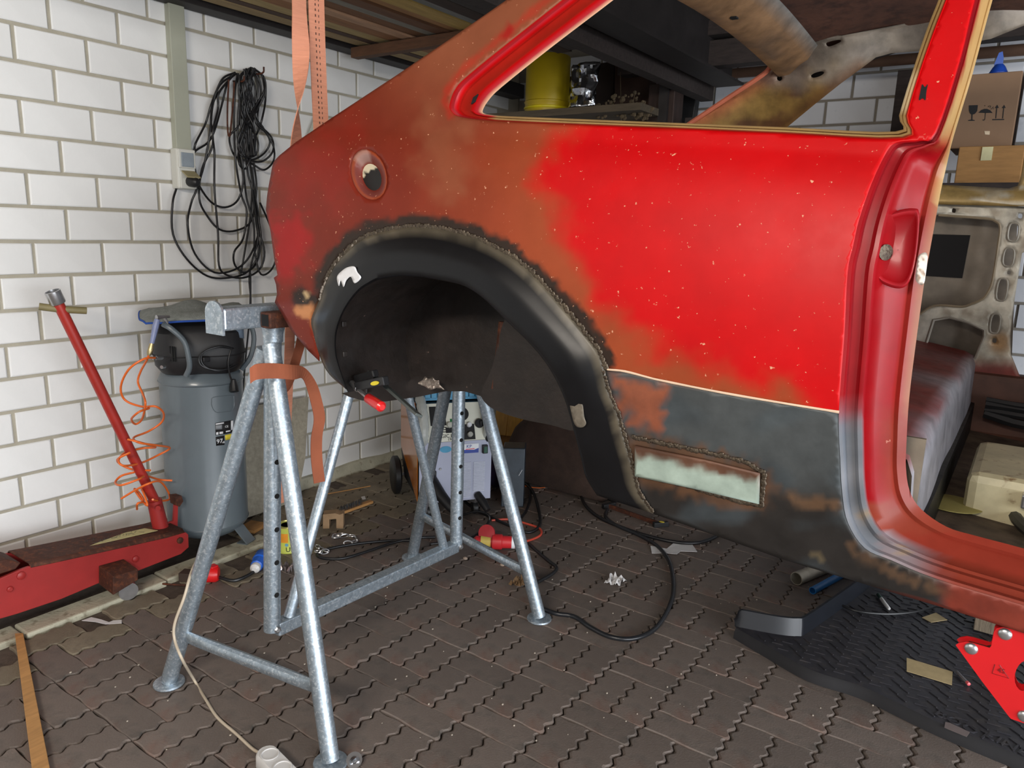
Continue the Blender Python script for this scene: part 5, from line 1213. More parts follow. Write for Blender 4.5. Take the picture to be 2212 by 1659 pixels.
single('wood_offcut', 'pale plywood offcut lying under the compressor foot', 'offcut', MB().box(fz(546, 1138, .008), (.09, .10, .014), Matrix.Rotation(.3, 3, 'Z')), mt['wood'], smooth=None)
# paint can
cn = thing('paint_can', 'lime green tin with an orange panel standing behind the trestle post', 'can', fz(620, 1198, 0)+V(-.03, .03, 0))
cc_ = ROOT[cn.name]; rC = .047
obj('can_body', MB().lathe([(rC-.003, .002), (rC, .004), (rC+.001, .007), (rC, .010), (rC, .112), (rC+.001, .115), (rC-.002, .118)], cc_, n=36), M('lime_tin', C(186, 194, 88), .4, var=.05), cn, smooth=40)
obj('can_lid', MB().lathe([(rC-.001, .117), (rC-.002, .122), (rC-.006, .122), (rC-.008, .116), (.03, .115), (.028, .118), (.001, .118)], cc_, n=36), M('gold_tin', C(168, 158, 96), .3, .7, var=.1), cn, smooth=40)
def canpt(an, h, o=.0008): dd = V(CAM.x-cc_.x, CAM.y-cc_.y, 0).normalized(); dd = Matrix.Rotation(an, 3, 'Z') @ dd; return cc_+dd*(rC+o)+V(0, 0, h)
def canlab(a0_, a1_, h0, h1_, mat, nm, o=.0008): return obj(nm, MB().loft([[canpt(lerp(a0_, a1_, i/8), h0, o) for i in range(9)], [canpt(lerp(a0_, a1_, i/8), h1_, o) for i in range(9)]]), mat, cn)
canlab(-.75, .02, .055, .095, M('orange_print', C(216, 140, 40), .45), 'can_print')
obj('can_print', MB().lathe([(.007, 0), (.007, .0006)], canpt(-.12, .045), canpt(-.12, .045, 1)-canpt(-.12, .045), 16), M('ring_blue', C(100, 150, 170), .4), cn)
text('can_text', 'U', .030, canpt(-.22, .014, .0012), canpt(.0, 0)-canpt(-.2, 0), (0, 0, 1), INK, cn)
canlab(.28, .42, .022, .034, WHT, 'can_print'); canlab(.50, .64, .022, .034, WHT, 'can_print')
# crumpled foil
def crumple(name, label, cat, c_, sx, sy, sz, mat, seed):
    b = MB(); n = 9; vs = []
    for i in range(n):
        for j in range(n):
            u_, v = i/(n-1)-.5, j/(n-1)-.5
            vs.append(c_+V(u_*sx+.15*sx*noise.noise((u_*5, v*5, seed)), v*sy+.15*sy*noise.noise((u_*5, v*5, seed+9)), sz*abs(noise.noise((u_*7, v*7, seed+4)))*1.6+.001))
    b.add(vs, [[i*n+j, (i+1)*n+j, (i+1)*n+j+1, i*n+j+1] for i in range(n-1) for j in range(n-1)])
    return single(name, label, cat, b, mat, smooth=None, solid=.0008)
crumple('foil_scrap', 'crumpled foil wrapper on the pavers between trestle post and leg', 'wrapper', fz(622, 1232, 0), .06, .05, .03, M('foil', C(170, 160, 160), .25, .8, var=.4, scale=40), 2)
crumple('tissue_scrap', 'small crumpled grey tissue on the pavers inside the cable loop', 'tissue', fz(1328, 1258, 0), .06, .07, .03, mt['paper'], 5)
flat('paper_sheet', 'crumpled white paper sheet lying under the black cable near the sill', 'paper', [(1405, 1182), (1440, 1186), (1458, 1172), (1492, 1172), (1506, 1194), (1470, 1192), (1462, 1199), (1440, 1196), (1408, 1196)], mt['paper'], curl=.012)
# chain
def chain(label, pts, seed):
    t = thing('chain', label, 'chain', pts[0]); rnd = random.Random(seed)
    for i in range(len(pts)-1):
        a, c = pts[i], pts[i+1]; d = (c-a).normalized(); s_ = d.cross(V(0, 0, 1)).normalized()
        if i % 2: s_ = (s_*.3+V(0, 0, 1)*.9).normalized()
        P = []
        for k in range(14):
            an = 2*math.pi*k/14; P.append((a+c)/2+V(0, 0, .011)+d*math.cos(an)*.019+s_*math.sin(an)*.0095)
        obj('link', MB().tube(P, .0028, 6, closed=True), mt['steel'], t)
ca = [fz(x, y, 0) for x, y in ((742, 1158), (728, 1160), (718, 1166), (736, 1164), (752, 1161), (766, 1163), (772, 1172), (760, 1178), (744, 1178))]
chain('short steel chain lying in a heap near the notched wooden block', ca, 1)
cb = [fz(x, y, 0) for x, y in ((683, 1182), (690, 1190), (700, 1192), (708, 1196), (694, 1198), (682, 1196))]
chain('few steel chain links lying right beside the near trestle leg', cb, 2)
# notched block + wire brush
nb = fz(720, 1142, 0); e1 = V(.75, .66, 0).normalized(); e2 = V(-.66, .75, 0)
def nbp(u_, h): return nb+e1*u_+V(0, 0, h)
P = [nbp(-.047, 0), nbp(-.018, 0), nbp(-.018, .045), nbp(.014, .048), nbp(.014, 0), nbp(.045, 0), nbp(.047, .075), nbp(.03, .068), nbp(.01, .075), nbp(-.045, .07)]
single('notched_block', 'notched piece of brown packaging board standing near the wire brush', 'wood block', MB().prism(P, e2*.05), M('brown_board', C(150, 122, 92), .85, var=.15, scale=20), smooth=None)
br = thing('wire_brush', 'wooden wire brush lying on the dusty pavers by the wall', 'brush', fz(768, 1098, 0))
a_, c_ = fz(735, 1108, .012), fz(790, 1088, .012); d = (c_-a_).normalized()
obj('brush_back', bar(a_, c_+d*.04, .014, .007), mt['wood'], br, smooth=None, bevel=.003)
b = MB(); rb_ = random.Random(5); sd = V(-d.y, d.x, 0)
for i in range(16):
    for j in range(3):
        p = a_+d*(.004+i*.0085)+sd*(-.008+j*.008)+V(0, 0, .007); b.tube([p, p+V(rb_.uniform(-.004, .004), rb_.uniform(-.004, .004), .024)], .0016, 4)
o = obj('bristles', b, mt['black'], br, smooth=None); o['kind'] = 'stuff'
fcable('straw', 'thin dry straw lying near the wall footing', [(690, 1070), (740, 1061), (800, 1050)], .003, mt['wood'], cat='straw')
flat('foil_flake', 'tiny white flake lying on the dusty floor by the wall', 'flake', [(780, 1074), (788, 1072), (790, 1078), (783, 1080)], mt['paper'], curl=.003)
# --- black leads near the trestle and welder
fcable('welding_lead', 'black cable looping on the floor behind the near trestle leg', [(905, 1168), (840, 1168), (760, 1176), (700, 1188), (685, 1198), (700, 1206), (740, 1206), (790, 1192), (850, 1172), (900, 1162), (940, 1160)], .0065, mt['cable'])
fcable('earth_lead', 'black earth cable lying below the front of the welding machine', [(1000, 1075, .04), (1010, 1088, .02), (1045, 1110), (1100, 1135), (1140, 1150), (1165, 1135), (1163, 1100), (1150, 1060), (1130, 1040)], .0075, mt['cable'])
fcable('mains_cable', 'black mains cable curling up beside the red connector', [(1000, 1112, .02), (1030, 1105, .05), (1055, 1112, .05), (1055, 1128, .02), (1040, 1145), (1020, 1160), (980, 1170), (930, 1175)], .0055, mt['cable'])
fcable('gas_hose', 'black hose lying between the upright metal box and blanket', [(1118, 1130), (1140, 1095), (1145, 1060), (1135, 1030), (1120, 1010)], .006, mt['cable'])
# red connector
rx = thing('red_connector', 'large red industrial connector with yellow label lying behind the far trestle leg', 'connector', fz(1080, 1185, 0))
a_, c_ = fz(1028, 1168, .034), fz(1118, 1172, .034); d = (c_-a_).normalized(); L_ = (c_-a_).length
obj('connector_body', MB().lathe([(.012, -.01), (.022, 0), (.024, L_*.38), (.034, L_*.40), (.034, L_*.62), (.028, L_*.64), (.026, L_), (.012, L_+.012)], a_, d, 20), M('connector_red', C(196, 42, 48), .4, var=.06), rx, smooth=40)
obj('connector_flap', MB().lathe([(.036, -.006), (.038, 0), (.036, .006), (.01, .008)], a_+d*(L_*.22)+V(0, .01, .035), (.3, -.8, .5), 18), M('flap_red', C(170, 36, 44), .45, var=.08), rx)
obj('yellow_label', MB().lathe([(.0246, L_*.12), (.0252, L_*.36)], a_, d, 20, cap=False), M('label_yellow2', C(206, 180, 90), .5), rx)
obj('white_label', MB().lathe([(.0275, L_*.86), (.0272, L_*.94)], a_, d, 20, cap=False), WHT, rx)
obj('orange_cable', MB().tube(crom([c_+d*.01, fz(1150, 1165, .01), fz(1168, 1155, .006), fz(1166, 1142, .006), fz(1140, 1132, .006), fz(1100, 1122, .006), fz(1062, 1124, .006)], 6), .0052, 8), M('orange_cable', C(206, 78, 58), .45, var=.08), rx)
fcable('orange_twine', 'thin tangled orange twine on the pavers at the blanket edge', [(1115, 1040, .02), (1135, 1050), (1165, 1054), (1185, 1050), (1192, 1040, .03), (1180, 1048), (1196, 1054), (1212, 1046, .02), (1226, 1044, .03), (1228, 1050), (1210, 1052)], .002, mt['orangehose'], cat='twine')
# loop of flat dark tape behind the far foot
fcable('rubber_belt', 'dark flat cable bent at a right angle beside the far trestle leg', [(1118, 1150), (1150, 1182), (1185, 1212), (1202, 1226), (1192, 1240), (1160, 1258)], .007, mt['rubber'])
fcable('torch_hose', 'thick black torch hose making a wide loop around the crumpled tissue', [(1165, 1312), (1200, 1325), (1240, 1332), (1275, 1355), (1320, 1376), (1370, 1379), (1415, 1358), (1445, 1312), (1455, 1268), (1446, 1215), (1420, 1180), (1380, 1156), (1330, 1134), (1308, 1116), (1312, 1100)], .0085, M('torch_hose', C(32, 33, 36), .3, var=.15, scale=8), n=8)
fcable('thick_cable', 'thick black cable curving under the sill across the white paper', [(1262, 1036, .05), (1255, 1062), (1262, 1088), (1290, 1115), (1340, 1138), (1400, 1158), (1460, 1171), (1510, 1172), (1548, 1158), (1570, 1140)], .0085, mt['cable'], n=8)
fcable('thin_cable', 'thin black cable running from the arch bottom to the lying clamp', [(1265, 1045, .03), (1285, 1060), (1310, 1076), (1330, 1085)], .006, mt['cable'])
fc = thing('lying_clamp', 'dark screw clamp with a yellow badge lying on the pavers under the sill', 'clamp', fz(1365, 1112, 0))
a_, c_ = fz(1312, 1092, .012), fz(1425, 1132, .012)
obj('rail', bar(a_, c_, .005, .010), mt['rust'], fc, smooth=None)
obj('jaw', bar(c_+V(-.02, -.03, 0), c_+V(.03, .03, 0), .012, .012), mt['black'], fc, smooth=None, bevel=.003)
obj('jaw', bar(a_+V(-.01, -.03, 0), a_+V(.02, .04, 0), .012, .012), mt['black'], fc, smooth=None, bevel=.003)
obj('badge', MB().ball(c_+V(.01, 0, .014), .012, 6, (1.2, .8, .2)), M('badge_yellow2', C(200, 180, 60), .4), fc)
# tubes
def pipe(name, label, pa, pb, r, mat, ri):
    a_, c_ = fz(pa[0], pa[1], r+.001), fz(pb[0], pb[1], r+.001); d = (c_-a_).normalized(); L_ = (c_-a_).length
    t = thing(name, label, 'tube', V(a_.x, a_.y, 0)); obj('tube_wall', MB().lathe([(ri, .1), (ri, 0), (r, 0), (r, L_), (ri, L_), (ri, L_-.1)], a_, d, 22, cap=False), mat, t, smooth=40)
    obj('tube_inside', MB().lathe([(ri*.99, .06), (.001, .061)], a_, d, 18, cap=False), mt['hole'], t)
pipe('grey_tube', 'short dirty grey steel tube lying under the sill', (1720, 1250), (1800, 1218), .027, M('dirty_steel_tube', C(150, 142, 128), .6, .3, var=.25, scale=16), .024)
pipe('blue_tube', 'thin bright blue tube lying beside the grey steel tube', (1755, 1276), (1835, 1232), .0145, M('blue_tube', C(34, 116, 186), .45, var=.1), .012)
# --- black boot liner
bl = thing('boot_liner', 'black ribbed rubber boot liner lying under the car body', 'car mat', fz(1950, 1420, 0))
mt['liner'] = M('liner_rubber', C(46, 45, 50), .42, var=.25, scale=14, bump=.15, bscale=60, col2=C(62, 58, 58), lo=.5, hi=.75)
ZL = .035; r8 = lambda x, y: (1560+x/3.325, 1160+y/3.325)
LN = c2((1590, 1356), (1659, 1396), (1752, 1447), (1861, 1482), (1951, 1524), (2041, 1566), (2212, 1636), (2420, 1720))
rim_l = [r8(*p) for p in ((90, 640), (160, 655), (400, 700), (540, 712), (610, 690), (850, 520), (1010, 400), (1250, 200))]
farp = [(1985, 1205), (2150, 1225), (2500, 1330), (2600, 1640)]
topP = [fz(x, y, ZL) for x, y in LN]+[fz(x, y, ZL) for x, y in farp[::-1]]+[fz(x, y, ZL) for x, y in rim_l[::-1]]
b = MB(); n = len(topP); b.add(topP, [list(range(n))]); obj('liner_floor', b, mt['liner'], bl, smooth=None)
sk_ = [fz(x, y, ZL) for x, y in LN]
obj('liner_skirt', MB().loft([sk_, [p+V(-.002, -.012, -.012) for p in sk_], [p+V(-.002, -.016, -.034) for p in sk_]]), M('liner_edge', C(28, 27, 30), .75, var=.2), bl, smooth=50)
wl_ = crom([fz(x, y, ZL) for x, y in rim_l], 5); hgt = [.012+.045*smooth01(0, .12, i/(len(wl_)-1)) for i in range(len(wl_))]
nr = V(-.35, .9, 0)
obj('liner_wall', MB().loft([wl_, [p+V(-.004, .010, h*.6) for p, h in zip(wl_, hgt)], [p+V(-.008, .016, h) for p, h in zip(wl_, hgt)], [p+V(-.014, .026, h) for p, h in zip(wl_, hgt)]]), M('liner_wall_gloss', C(20, 23, 30), .4, var=.15, scale=10), bl, smooth=50)
b = MB(); ta = V(.80, -.6, 0); tb = V(.35, .94, 0); rl = random.Random(6)
polyT = [(p.x, p.y) for p in topP]
for i in range(-40, 40):
    for j in range(-30, 30):
        c_ = fz(1900, 1400, ZL)+V(.052*i+(.026 if j % 2 else 0), .027*j, 0)
        if not inpoly(c_.x, c_.y, polyT) or pdist(c_.x, c_.y, polyT) < .02: continue
        t_ = (V(.9, .1, 0) if (i+j) % 2 else V(.75, -.6, 0)).normalized(); s_ = V(-t_.y, t_.x, 0)
        b.prism([c_-t_*.017-s_*.002, c_+t_*.017-s_*.002, c_+t_*.017+s_*.002, c_-t_*.017+s_*.002], (0, 0, .0028))
o = obj('tread_pattern', b, mt['liner'], bl, smooth=None); o['kind'] = 'stuff'
p0 = fz(2015, 1542, ZL+.0005); ex = fz(2110, 1590, ZL)-p0
text('embossed_text', 'BOOT', .052, p0, ex, V(-ex.y, ex.x, 0), mt['liner'], bl, ext=.0025)
p1 = fz(2125, 1590, ZL+.0005); text('embossed_text', 'LINER', .052, p1, ex, V(-ex.y, ex.x, 0), mt['liner'], bl, ext=.0025)
obj('paper_tab', MB().prism([fz(x, y, ZL+.0005) for x, y in ((2042, 1560), (2052, 1562), (2095, 1582), (2088, 1592), (2040, 1572))], (0, 0, .001)), M('faded_tab', C(110, 98, 96), .8, var=.1), bl, smooth=None)
# things on the liner
def onl(x, y, z=0): return fz(x, y, ZL+.0035+z)
mk = thing('marker_pen', 'white marker pen with dark green cap lying on the boot liner', 'pen', onl(1905, 1300))
a_, c_ = onl(1896, 1283, .006), onl(1921, 1316, .006); d = (c_-a_).normalized(); L_ = (c_-a_).length
obj('barrel', MB().lathe([(.006, L_*.30), (.0065, L_*.32), (.0065, L_*.97), (.004, L_)], a_, d, 12), mt['white'], mk); obj('cap', MB().lathe([(.003, 0), (.0065, .004), (.0068, L_*.31)], a_, d, 12), M('dark_green_cap', C(24, 60, 50), .4), mk)
flat('card_scrap', 'small diamond-shaped brown card scrap on the boot liner', 'card', [r8(*p) for p in ((1435, 580), (1535, 545), (1617, 597), (1500, 615))], mt['card'], z=ZL+.003)
flat('card_strip', 'long brown card strip lying on the boot liner', 'card', [r8(*p) for p in ((1325, 870), (1655, 970), (1650, 1065), (1325, 965))], mt['card'], z=ZL+.003)
pn_ = thing('ball_pen', 'clear pen with a red end lying beside the brown card strip', 'pen', onl(2080, 1460))
a_, c_ = onl(2066, 1450, .005), onl(2093, 1478, .005); d = (c_-a_).normalized(); L_ = (c_-a_).length
obj('barrel', MB().lathe([(.003, 0), (.005, .004), (.005, L_*.85)], a_, d, 10), M('clear_plastic_pen', C(110, 106, 110), .2, var=.2), pn_); obj('end_cap', MB().lathe([(.0055, L_*.85), (.0055, L_), (.002, L_+.002)], a_, d, 10), M('pink_cap', C(210, 90, 96), .4), pn_)
pts = [onl(x, y, .005) for x, y in (r8(800, 450), r8(860, 490), r8(960, 530), r8(1100, 550), r8(1250, 552), r8(1400, 535), r8(1530, 500))]
single('bungee_cord', 'black cord lying in an arc across the boot liner', 'cord', MB().tube(crom(pts, 6), .0045, 7), mt['cable'])
# timber post under the far side of the body
pb = fz(2105, 1384, 0); b = MB().box((pb.x+.06, pb.y+.06, .4145), (.14, .12, .751))
single('timber_prop', 'weathered grey timber post propping up the body behind the red magnet', 'post', b, M('weathered_timber', C(120, 106, 88), .9, var=.35, scale=6, stretch=(14, 14, 2), bump=.5, bscale=12), smooth=None, bevel=.003)
# --- welding magnet hanging on the sill
mg = thing('welding_magnet', 'red arrow-shaped welding magnet with silver rivets stuck under the sill', 'magnet', at_y(2180, 1560, 1.27))
m9 = lambda x, y: (2000+x/4.62, 1300+y/4.62)
PM = [m9(*p) for p in ((298, 430), (330, 408), (400, 396), (470, 410), (636, 458), (652, 440), (680, 300), (705, 262), (770, 250), (1100, 330), (1500, 560), (1500, 1150), (1000, 1215), (850, 1165), (820, 1130), (560, 790))]
YM = 1.262; HOL = fring(21, 33, 20, .2, m9(985, 735))
mt['mred'] = M('magnet_red', C(196, 22, 28), .35, var=.06, scale=8, coat=.3)
obj('front_plate', sheet(PM, [HOL], 30, lambda x, y: at_y(x, y, YM), None), mt['mred'], mg, smooth=None, solid=.0022)
obj('back_plate', sheet(PM, [HOL], 30, lambda x, y: at_y(x, y, YM)+V(0, .02, 0), None), mt['mred'], mg, smooth=None, solid=.0022)
obj('magnet_core', MB().prism([at_y(*m9(*p), YM)+V(0, .0015, 0) for p in ((420, 440), (600, 490), (690, 470), (720, 330), (900, 340), (900, 600), (640, 640))], (0, .017, 0)), mt['rust'], mg, smooth=None)
for p in ((452, 465), (790, 320), (985, 1140)): obj('rivet', MB().ball(at_y(*m9(*p), YM)+V(0, -.001, 0), .0095, 8, (1, .5, 1)), mt['steel'], mg, smooth=80)
TRI = [at_y(*m9(*p), YM-.0015) for p in ((690, 625), (662, 715), (830, 765), (735, 632))]
obj('angle_mark', MB().tube([TRI[0], TRI[1], TRI[2], TRI[3]], .0006, 4), M('dark_red_print', C(110, 12, 16), .5), mg)
text('angle_text', '45', .010, at_y(*m9(712, 700), YM-.0018), at_y(*m9(760, 712), YM)-at_y(*m9(712, 700), YM), (0, 0, 1), bpy.data.materials['dark_red_print'], mg)
# crumbs and grit
b = MB(); rg = random.Random(11)
for _ in range(260):
    x, y = rg.uniform(.7, 3.2), rg.uniform(.9, 3.2)
    s_ = rg.uniform(.0012, .0034); b.ball((x, y, s_*.6), s_, 3, (1, 1.3, .7))
o = obj('floor_grit', b, M('pale_grit', C(170, 160, 146), .8, var=.3), None, smooth=None); o['label'] = 'pale crumbs and grit scattered over the pavers'; o['category'] = 'grit'; o['kind'] = 'stuff'
for (x, y, lab) in ((1005, 1206, 'small pinkish stone chip lying beside the far end of the lower beam'), (1085, 1220, 'tiny pale pebble lying under the far cross brace')):
    single('stone_chip', lab, 'stone', MB().ball(fz(x, y, .006), .009, 5, (1.2, .9, .7)), M('chip_stone', C(170, 150, 134), .8))
crumple('dry_leaf', 'dry curled brown leaf lying beside the far trestle leg', 'leaf', fz(1120, 1262, 0), .05, .06, .025, M('dry_leaf', C(110, 84, 56), .9, var=.3), 8)
# ================================================================== overhead timber rack and the dark back of the garage
mt['dsteel'] = M('dark_painted_steel', C(40, 36, 36), .6, .2, var=.3, scale=10, bump=.15, bscale=50)
mt['dwood'] = M('old_dark_wood', C(48, 40, 38), .85, var=.35, scale=6, stretch=(3, 12, 12), bump=.4, bscale=14)
single('wall_angle_iron', 'dark steel rail along the top of the brick wall', 'rail', MB().box((.06, 2.0, 2.27), (.10, 4.6, .085)), mt['dsteel'], smooth=None, bevel=.004)
bcols = [(150, 128, 90), (74, 52, 40), (168, 146, 98), (146, 102, 66), (178, 140, 110), (120, 82, 52), (126, 122, 112), (104, 70, 46), (160, 118, 76), (176, 148, 84), (122, 124, 122), (58, 44, 38), (66, 62, 62), (50, 44, 44), (150, 110, 70), (96, 72, 52), (132, 116, 92), (70, 56, 48)]
xb = .15; rb_ = random.Random(9)
names = ['pale', 'dark brown', 'cream', 'tan', 'pinkish', 'brown', 'grey', 'reddish brown', 'honey-coloured', 'yellow', 'weathered grey', 'blackish', 'slate grey', 'charcoal', 'light brown', 'umber', 'dusty', 'smoke-brown']
for i, c_ in enumerate(bcols):
    w_ = rb_.uniform(.05, .11); z0 = 2.235+rb_.uniform(0, .012); h = rb_.uniform(.02, .045)
    b = MB().box((xb+w_/2, 1.25, z0+h/2), (w_-.006, 4.1+rb_.uniform(-.1, .1), h))
    single('timber_board', f'long {names[i]} timber board lying lengthways on the overhead rack', 'board', b, M('board_%d' % i, C(*c_), .8, var=.2, scale=4, stretch=(10, 1.2, 10), bump=.15, bscale=10), 'timber boards on the overhead rack', smooth=None)
    xb += w_
for (y, lab) in ((2.78, 'wooden cross batten carrying the timber boards near the cable-side wall'), (.3, 'wooden cross batten carrying the timber boards towards the garage door')):
    single('rack_batten', lab, 'batten', MB().box((.72, y, 2.208), (1.2, .05, .048)), mt['rust'] if False else M('brown_batten', C(96, 66, 46), .8, var=.25, scale=6, stretch=(2, 14, 14)), smooth=None, bevel=.003)
# dark steel beams over the back
p = at_z(1266, 52, 2.16); q_ = at_z(1416, 124, 2.16)
bx_ = (p.x+q_.x)/2
ib = thing('steel_beam', 'dark steel beam running overhead through the back of the garage', 'beam', (bx_, 2.6, 2.16))
obj('lower_flange', MB().box((bx_+.07, 2.45, 2.166), (.15, 3.3, .012)), mt['dsteel'], ib, smooth=None)
obj('web', MB().box((bx_+.07, 2.45, 2.29), (.012, 3.3, .25)), mt['dsteel'], ib, smooth=None)
obj('upper_flange', MB().box((bx_+.07, 2.45, 2.41), (.15, 3.3, .012)), mt['dsteel'], ib, smooth=None)
single('dark_joist', 'dark timber joist under the steel beam above the yellow bucket', 'joist', MB().box((bx_-.09, 2.55, 2.16), (.07, 3.3, .10)), mt['dwood'], smooth=None)
YP = 3.9
pc = at_y(1438, 220, YP)
co = thing('steel_column', 'dark rusty steel column standing beside the dried flowers', 'column', (pc.x, YP, 0))
obj('column_shaft', MB().box((pc.x, YP, 1.08), (.15, .12, 2.15)), M('rusty_dark_column', C(56, 42, 38), .6, .3, var=.3, scale=8, stretch=(6, 6, 1)), co, smooth=None, bevel=.004)
obj('column_flange', MB().box((pc.x+.02, YP-.07, 1.08), (.05, .02, 2.15)), mt['dsteel'], co, smooth=None)
pa_ = at_y(1380, 132, YP-.1); pb_ = at_y(1660, 112, YP-.1)
single('cross_timber', 'thick black weathered timber spanning above the steel column', 'timber', MB().box(((pa_.x+3.1)/2, YP-.1, pa_.z-.01), (3.1-pa_.x+.2, .09, .12)), mt['dwood'], smooth=None, bevel=.004)
single('upper_timber', 'black timber lying on top of the cross timber under the ceiling', 'timber', MB().box((pb_.x-.05, YP-.12, pa_.z+.10), (.9, .12, .07)), mt['dwood'], smooth=None, bevel=.004)
pa_ = at_y(1470, 168, 4.25); pb_ = at_y(1690, 150, 4.25)
single('brown_pole', 'brown wooden pole fixed across the white back wall', 'pole', MB().tube([pa_, pa_+(pb_-pa_)*3.2], .026, 12), M('brown_pole', C(98, 72, 56), .7, var=.2), smooth=60)
p = at_y(1540, 245, 4.33); single('dark_case', 'black case hanging on the back wall next to the steel column', 'case', MB().prism([at_y(x, y, 4.36) for x, y in ((1480, 195), (1512, 193), (1514, 204), (1500, 300), (1472, 300))], (0, -.06, 0)), mt['black'], smooth=None, bevel=.006)
p = at_y(1968, 190, 4.30); single('dark_post', 'dark upright timber post against the white back wall', 'post', MB().box((p.x, 4.31, 1.1), (.12, .12, 2.2)), mt['dwood'], smooth=None)
# shelf with bucket, foil and dried plants
YS = 3.80; sl = at_y(1095, 243, YS-.18); zS = sl.z; sr = at_y(1400, 262, YS-.18)
sh = thing('wall_shelf', 'rough wooden shelf carrying the yellow bucket and the dried flowers', 'shelf', ((sl.x+sr.x)/2, YS, 0))
obj('shelf_board', MB().box(((sl.x-.15+pc.x)/2, YS, zS-.02), (pc.x-sl.x+.15, .40, .035)), M('shelf_wood', C(84, 74, 60), .85, var=.25, scale=5, stretch=(1.5, 12, 12)), sh, smooth=None)
for xx in (sl.x-.1, sr.x+.1): obj('shelf_leg', MB().box((xx, YS+.15, (zS-.04)/2), (.06, .06, zS-.04)), mt['dwood'], sh, smooth=None)
cB = at_y(1177, 236, YS-.06); rB = .125
bk = thing('yellow_bucket', 'yellow plastic bucket standing upside down on the wooden shelf', 'bucket', (cB.x, YS-.04, zS))
obj('bucket_wall', MB().lathe([(rB*.94, .0), (rB*1.0, .004), (rB*1.0, .05), (rB*1.03, .055), (rB*1.03, .06), (rB*.99, .065), (rB*.99, .30), (rB*.96, .305), (.001, .305)], (cB.x, YS-.04, zS), n=36), M('yellow_plastic', C(196, 168, 24), .4, var=.06), bk, smooth=40)
obj('bucket_rim', MB().lathe([(rB*1.0, .018), (rB*1.04, .022), (rB*1.04, .03), (rB*1.0, .034)], (cB.x, YS-.04, zS), n=36, cap=False), M('yellow_rim', C(226, 206, 28), .35), bk, smooth=40)
f0 = at_y(1252, 246, YS-.14)
b = MB(); n = 15; vs = []
for i in range(n):
    for j in range(n):
        u_, v = i/(n-1), j/(n-1)
        vs.append(V(f0.x-.085+.17*u_+.012*noise.noise((u_*4, v*4, 3)), YS-.13-.03*math.sin(u_*3)+.022*noise.noise((u_*6, v*6, 1))+.04*v, zS+.002+.235*v+.012*noise.noise((u_*3, 9, 2))*v))
b.add(vs, [[i*n+j, (i+1)*n+j, (i+1)*n+j+1, i*n+j+1] for i in range(n-1) for j in range(n-1)])
single('foil_bag', 'crumpled silver foil bag leaning in front of the yellow bucket', 'foil bag', b, M('silver_foil', C(200, 204, 212), .14, 1.0, var=.15, scale=20, bump=.9, bscale=22), smooth=25, solid=.002)
single('brown_chipboard', 'dark brown chipboard sheet standing on the shelf behind the foil bag', 'chipboard', MB().prism([at_y(x, y, YS+.16) for x, y in ((1225, 172), (1262, 142), (1326, 132), (1326, 270), (1225, 270))], (0, .012, 0)), M('dark_brown_panel', C(52, 40, 36), .8, var=.2), smooth=None)
single('brown_carton', 'reddish brown carton standing behind the dried flowers', 'carton', MB().prism([at_y(x, y, YS+.14) for x, y in ((1328, 128), (1402, 140), (1400, 275), (1328, 275))], (0, .10, 0)), M('brown_carton', C(70, 50, 42), .85, var=.15), smooth=None)
dp = thing('dried_flowers', 'dried brown flower stems lying on the shelf beside the foil bag', 'dried plant', (at_y(1350, 262, YS-.1).x, YS-.1, zS))
b = MB(); lv = MB(); rp = random.Random(21)
for k in range(9):
    a_ = at_y(1296+k*12, 268, YS-.1); top_ = at_y(1300+k*13+rp.uniform(-10, 16), 205+rp.uniform(-12, 40), YS-.1+rp.uniform(-.05, .05))
    pts = crom([V(a_.x, YS-.1, zS), lerp(a_, top_, .5)+V(rp.uniform(-.02, .02), 0, 0), top_], 4); b.tube(pts, .0015, 4)
    for p in pts[3:]:
        for _ in range(3): lv.ball(p+V(rp.uniform(-.022, .022), rp.uniform(-.02, .02), rp.uniform(-.015, .02)), rp.uniform(.006, .014), 3, (1, .35, .9))
b.tube([at_y(1342, 262, YS-.06), at_y(1340, 155, YS-.06)], .0014, 4)
obj('stems', b, M('dry_stem', C(96, 82, 60), .9), dp); o = obj('seed_heads', lv, M('dry_seed_heads', C(88, 76, 58), .9, var=.3, scale=40), dp, smooth=None); o['kind'] = 'stuff'
# boxes behind the far window
YX = 3.55
bA, bB = at_y(2062, 322, YX), at_y(2205, 318, YX); tA = at_y(2098, 156, YX); zX = at_y(2100, 320, YX).z
xl, xr = at_y(2060, 250, YX).x, at_y(2195, 250, YX).x; hB = at_y(2150, 157, YX).z-zX
wbz = at_y(2120, 396, YX-.06).z; wxl, wxr = at_y(2066, 360, YX-.06).x, at_y(2208, 360, YX-.06).x
st = thing('storage_shelf', 'dark shelf carrying the wooden box behind the body', 'shelf', ((wxl+wxr)/2, YX+.1, 0))
obj('shelf_top', MB().box(((wxl+wxr)/2+.2, YX+.12, wbz-.015), (wxr-wxl+.8, .44, .03)), mt['dwood'], st, smooth=None)
for xx in (wxl-.15, wxr+.5): obj('shelf_leg', MB().box((xx, YX+.25, (wbz-.03)/2), (.06, .06, wbz-.03)), mt['dwood'], st, smooth=None)
wbx = thing('wooden_box', 'wooden box with a small metal hinge under the cardboard box', 'box', ((wxl+wxr)/2, YX+.06, wbz))
hz_ = zX-wbz
obj('box_wood', MB().box(((wxl+wxr)/2, YX+.10, wbz+hz_/2), (wxr-wxl, .32, hz_)), M('box_plywood', C(160, 118, 68), .7, var=.18, scale=5, stretch=(2, 12, 12)), wbx, smooth=None, bevel=.003)
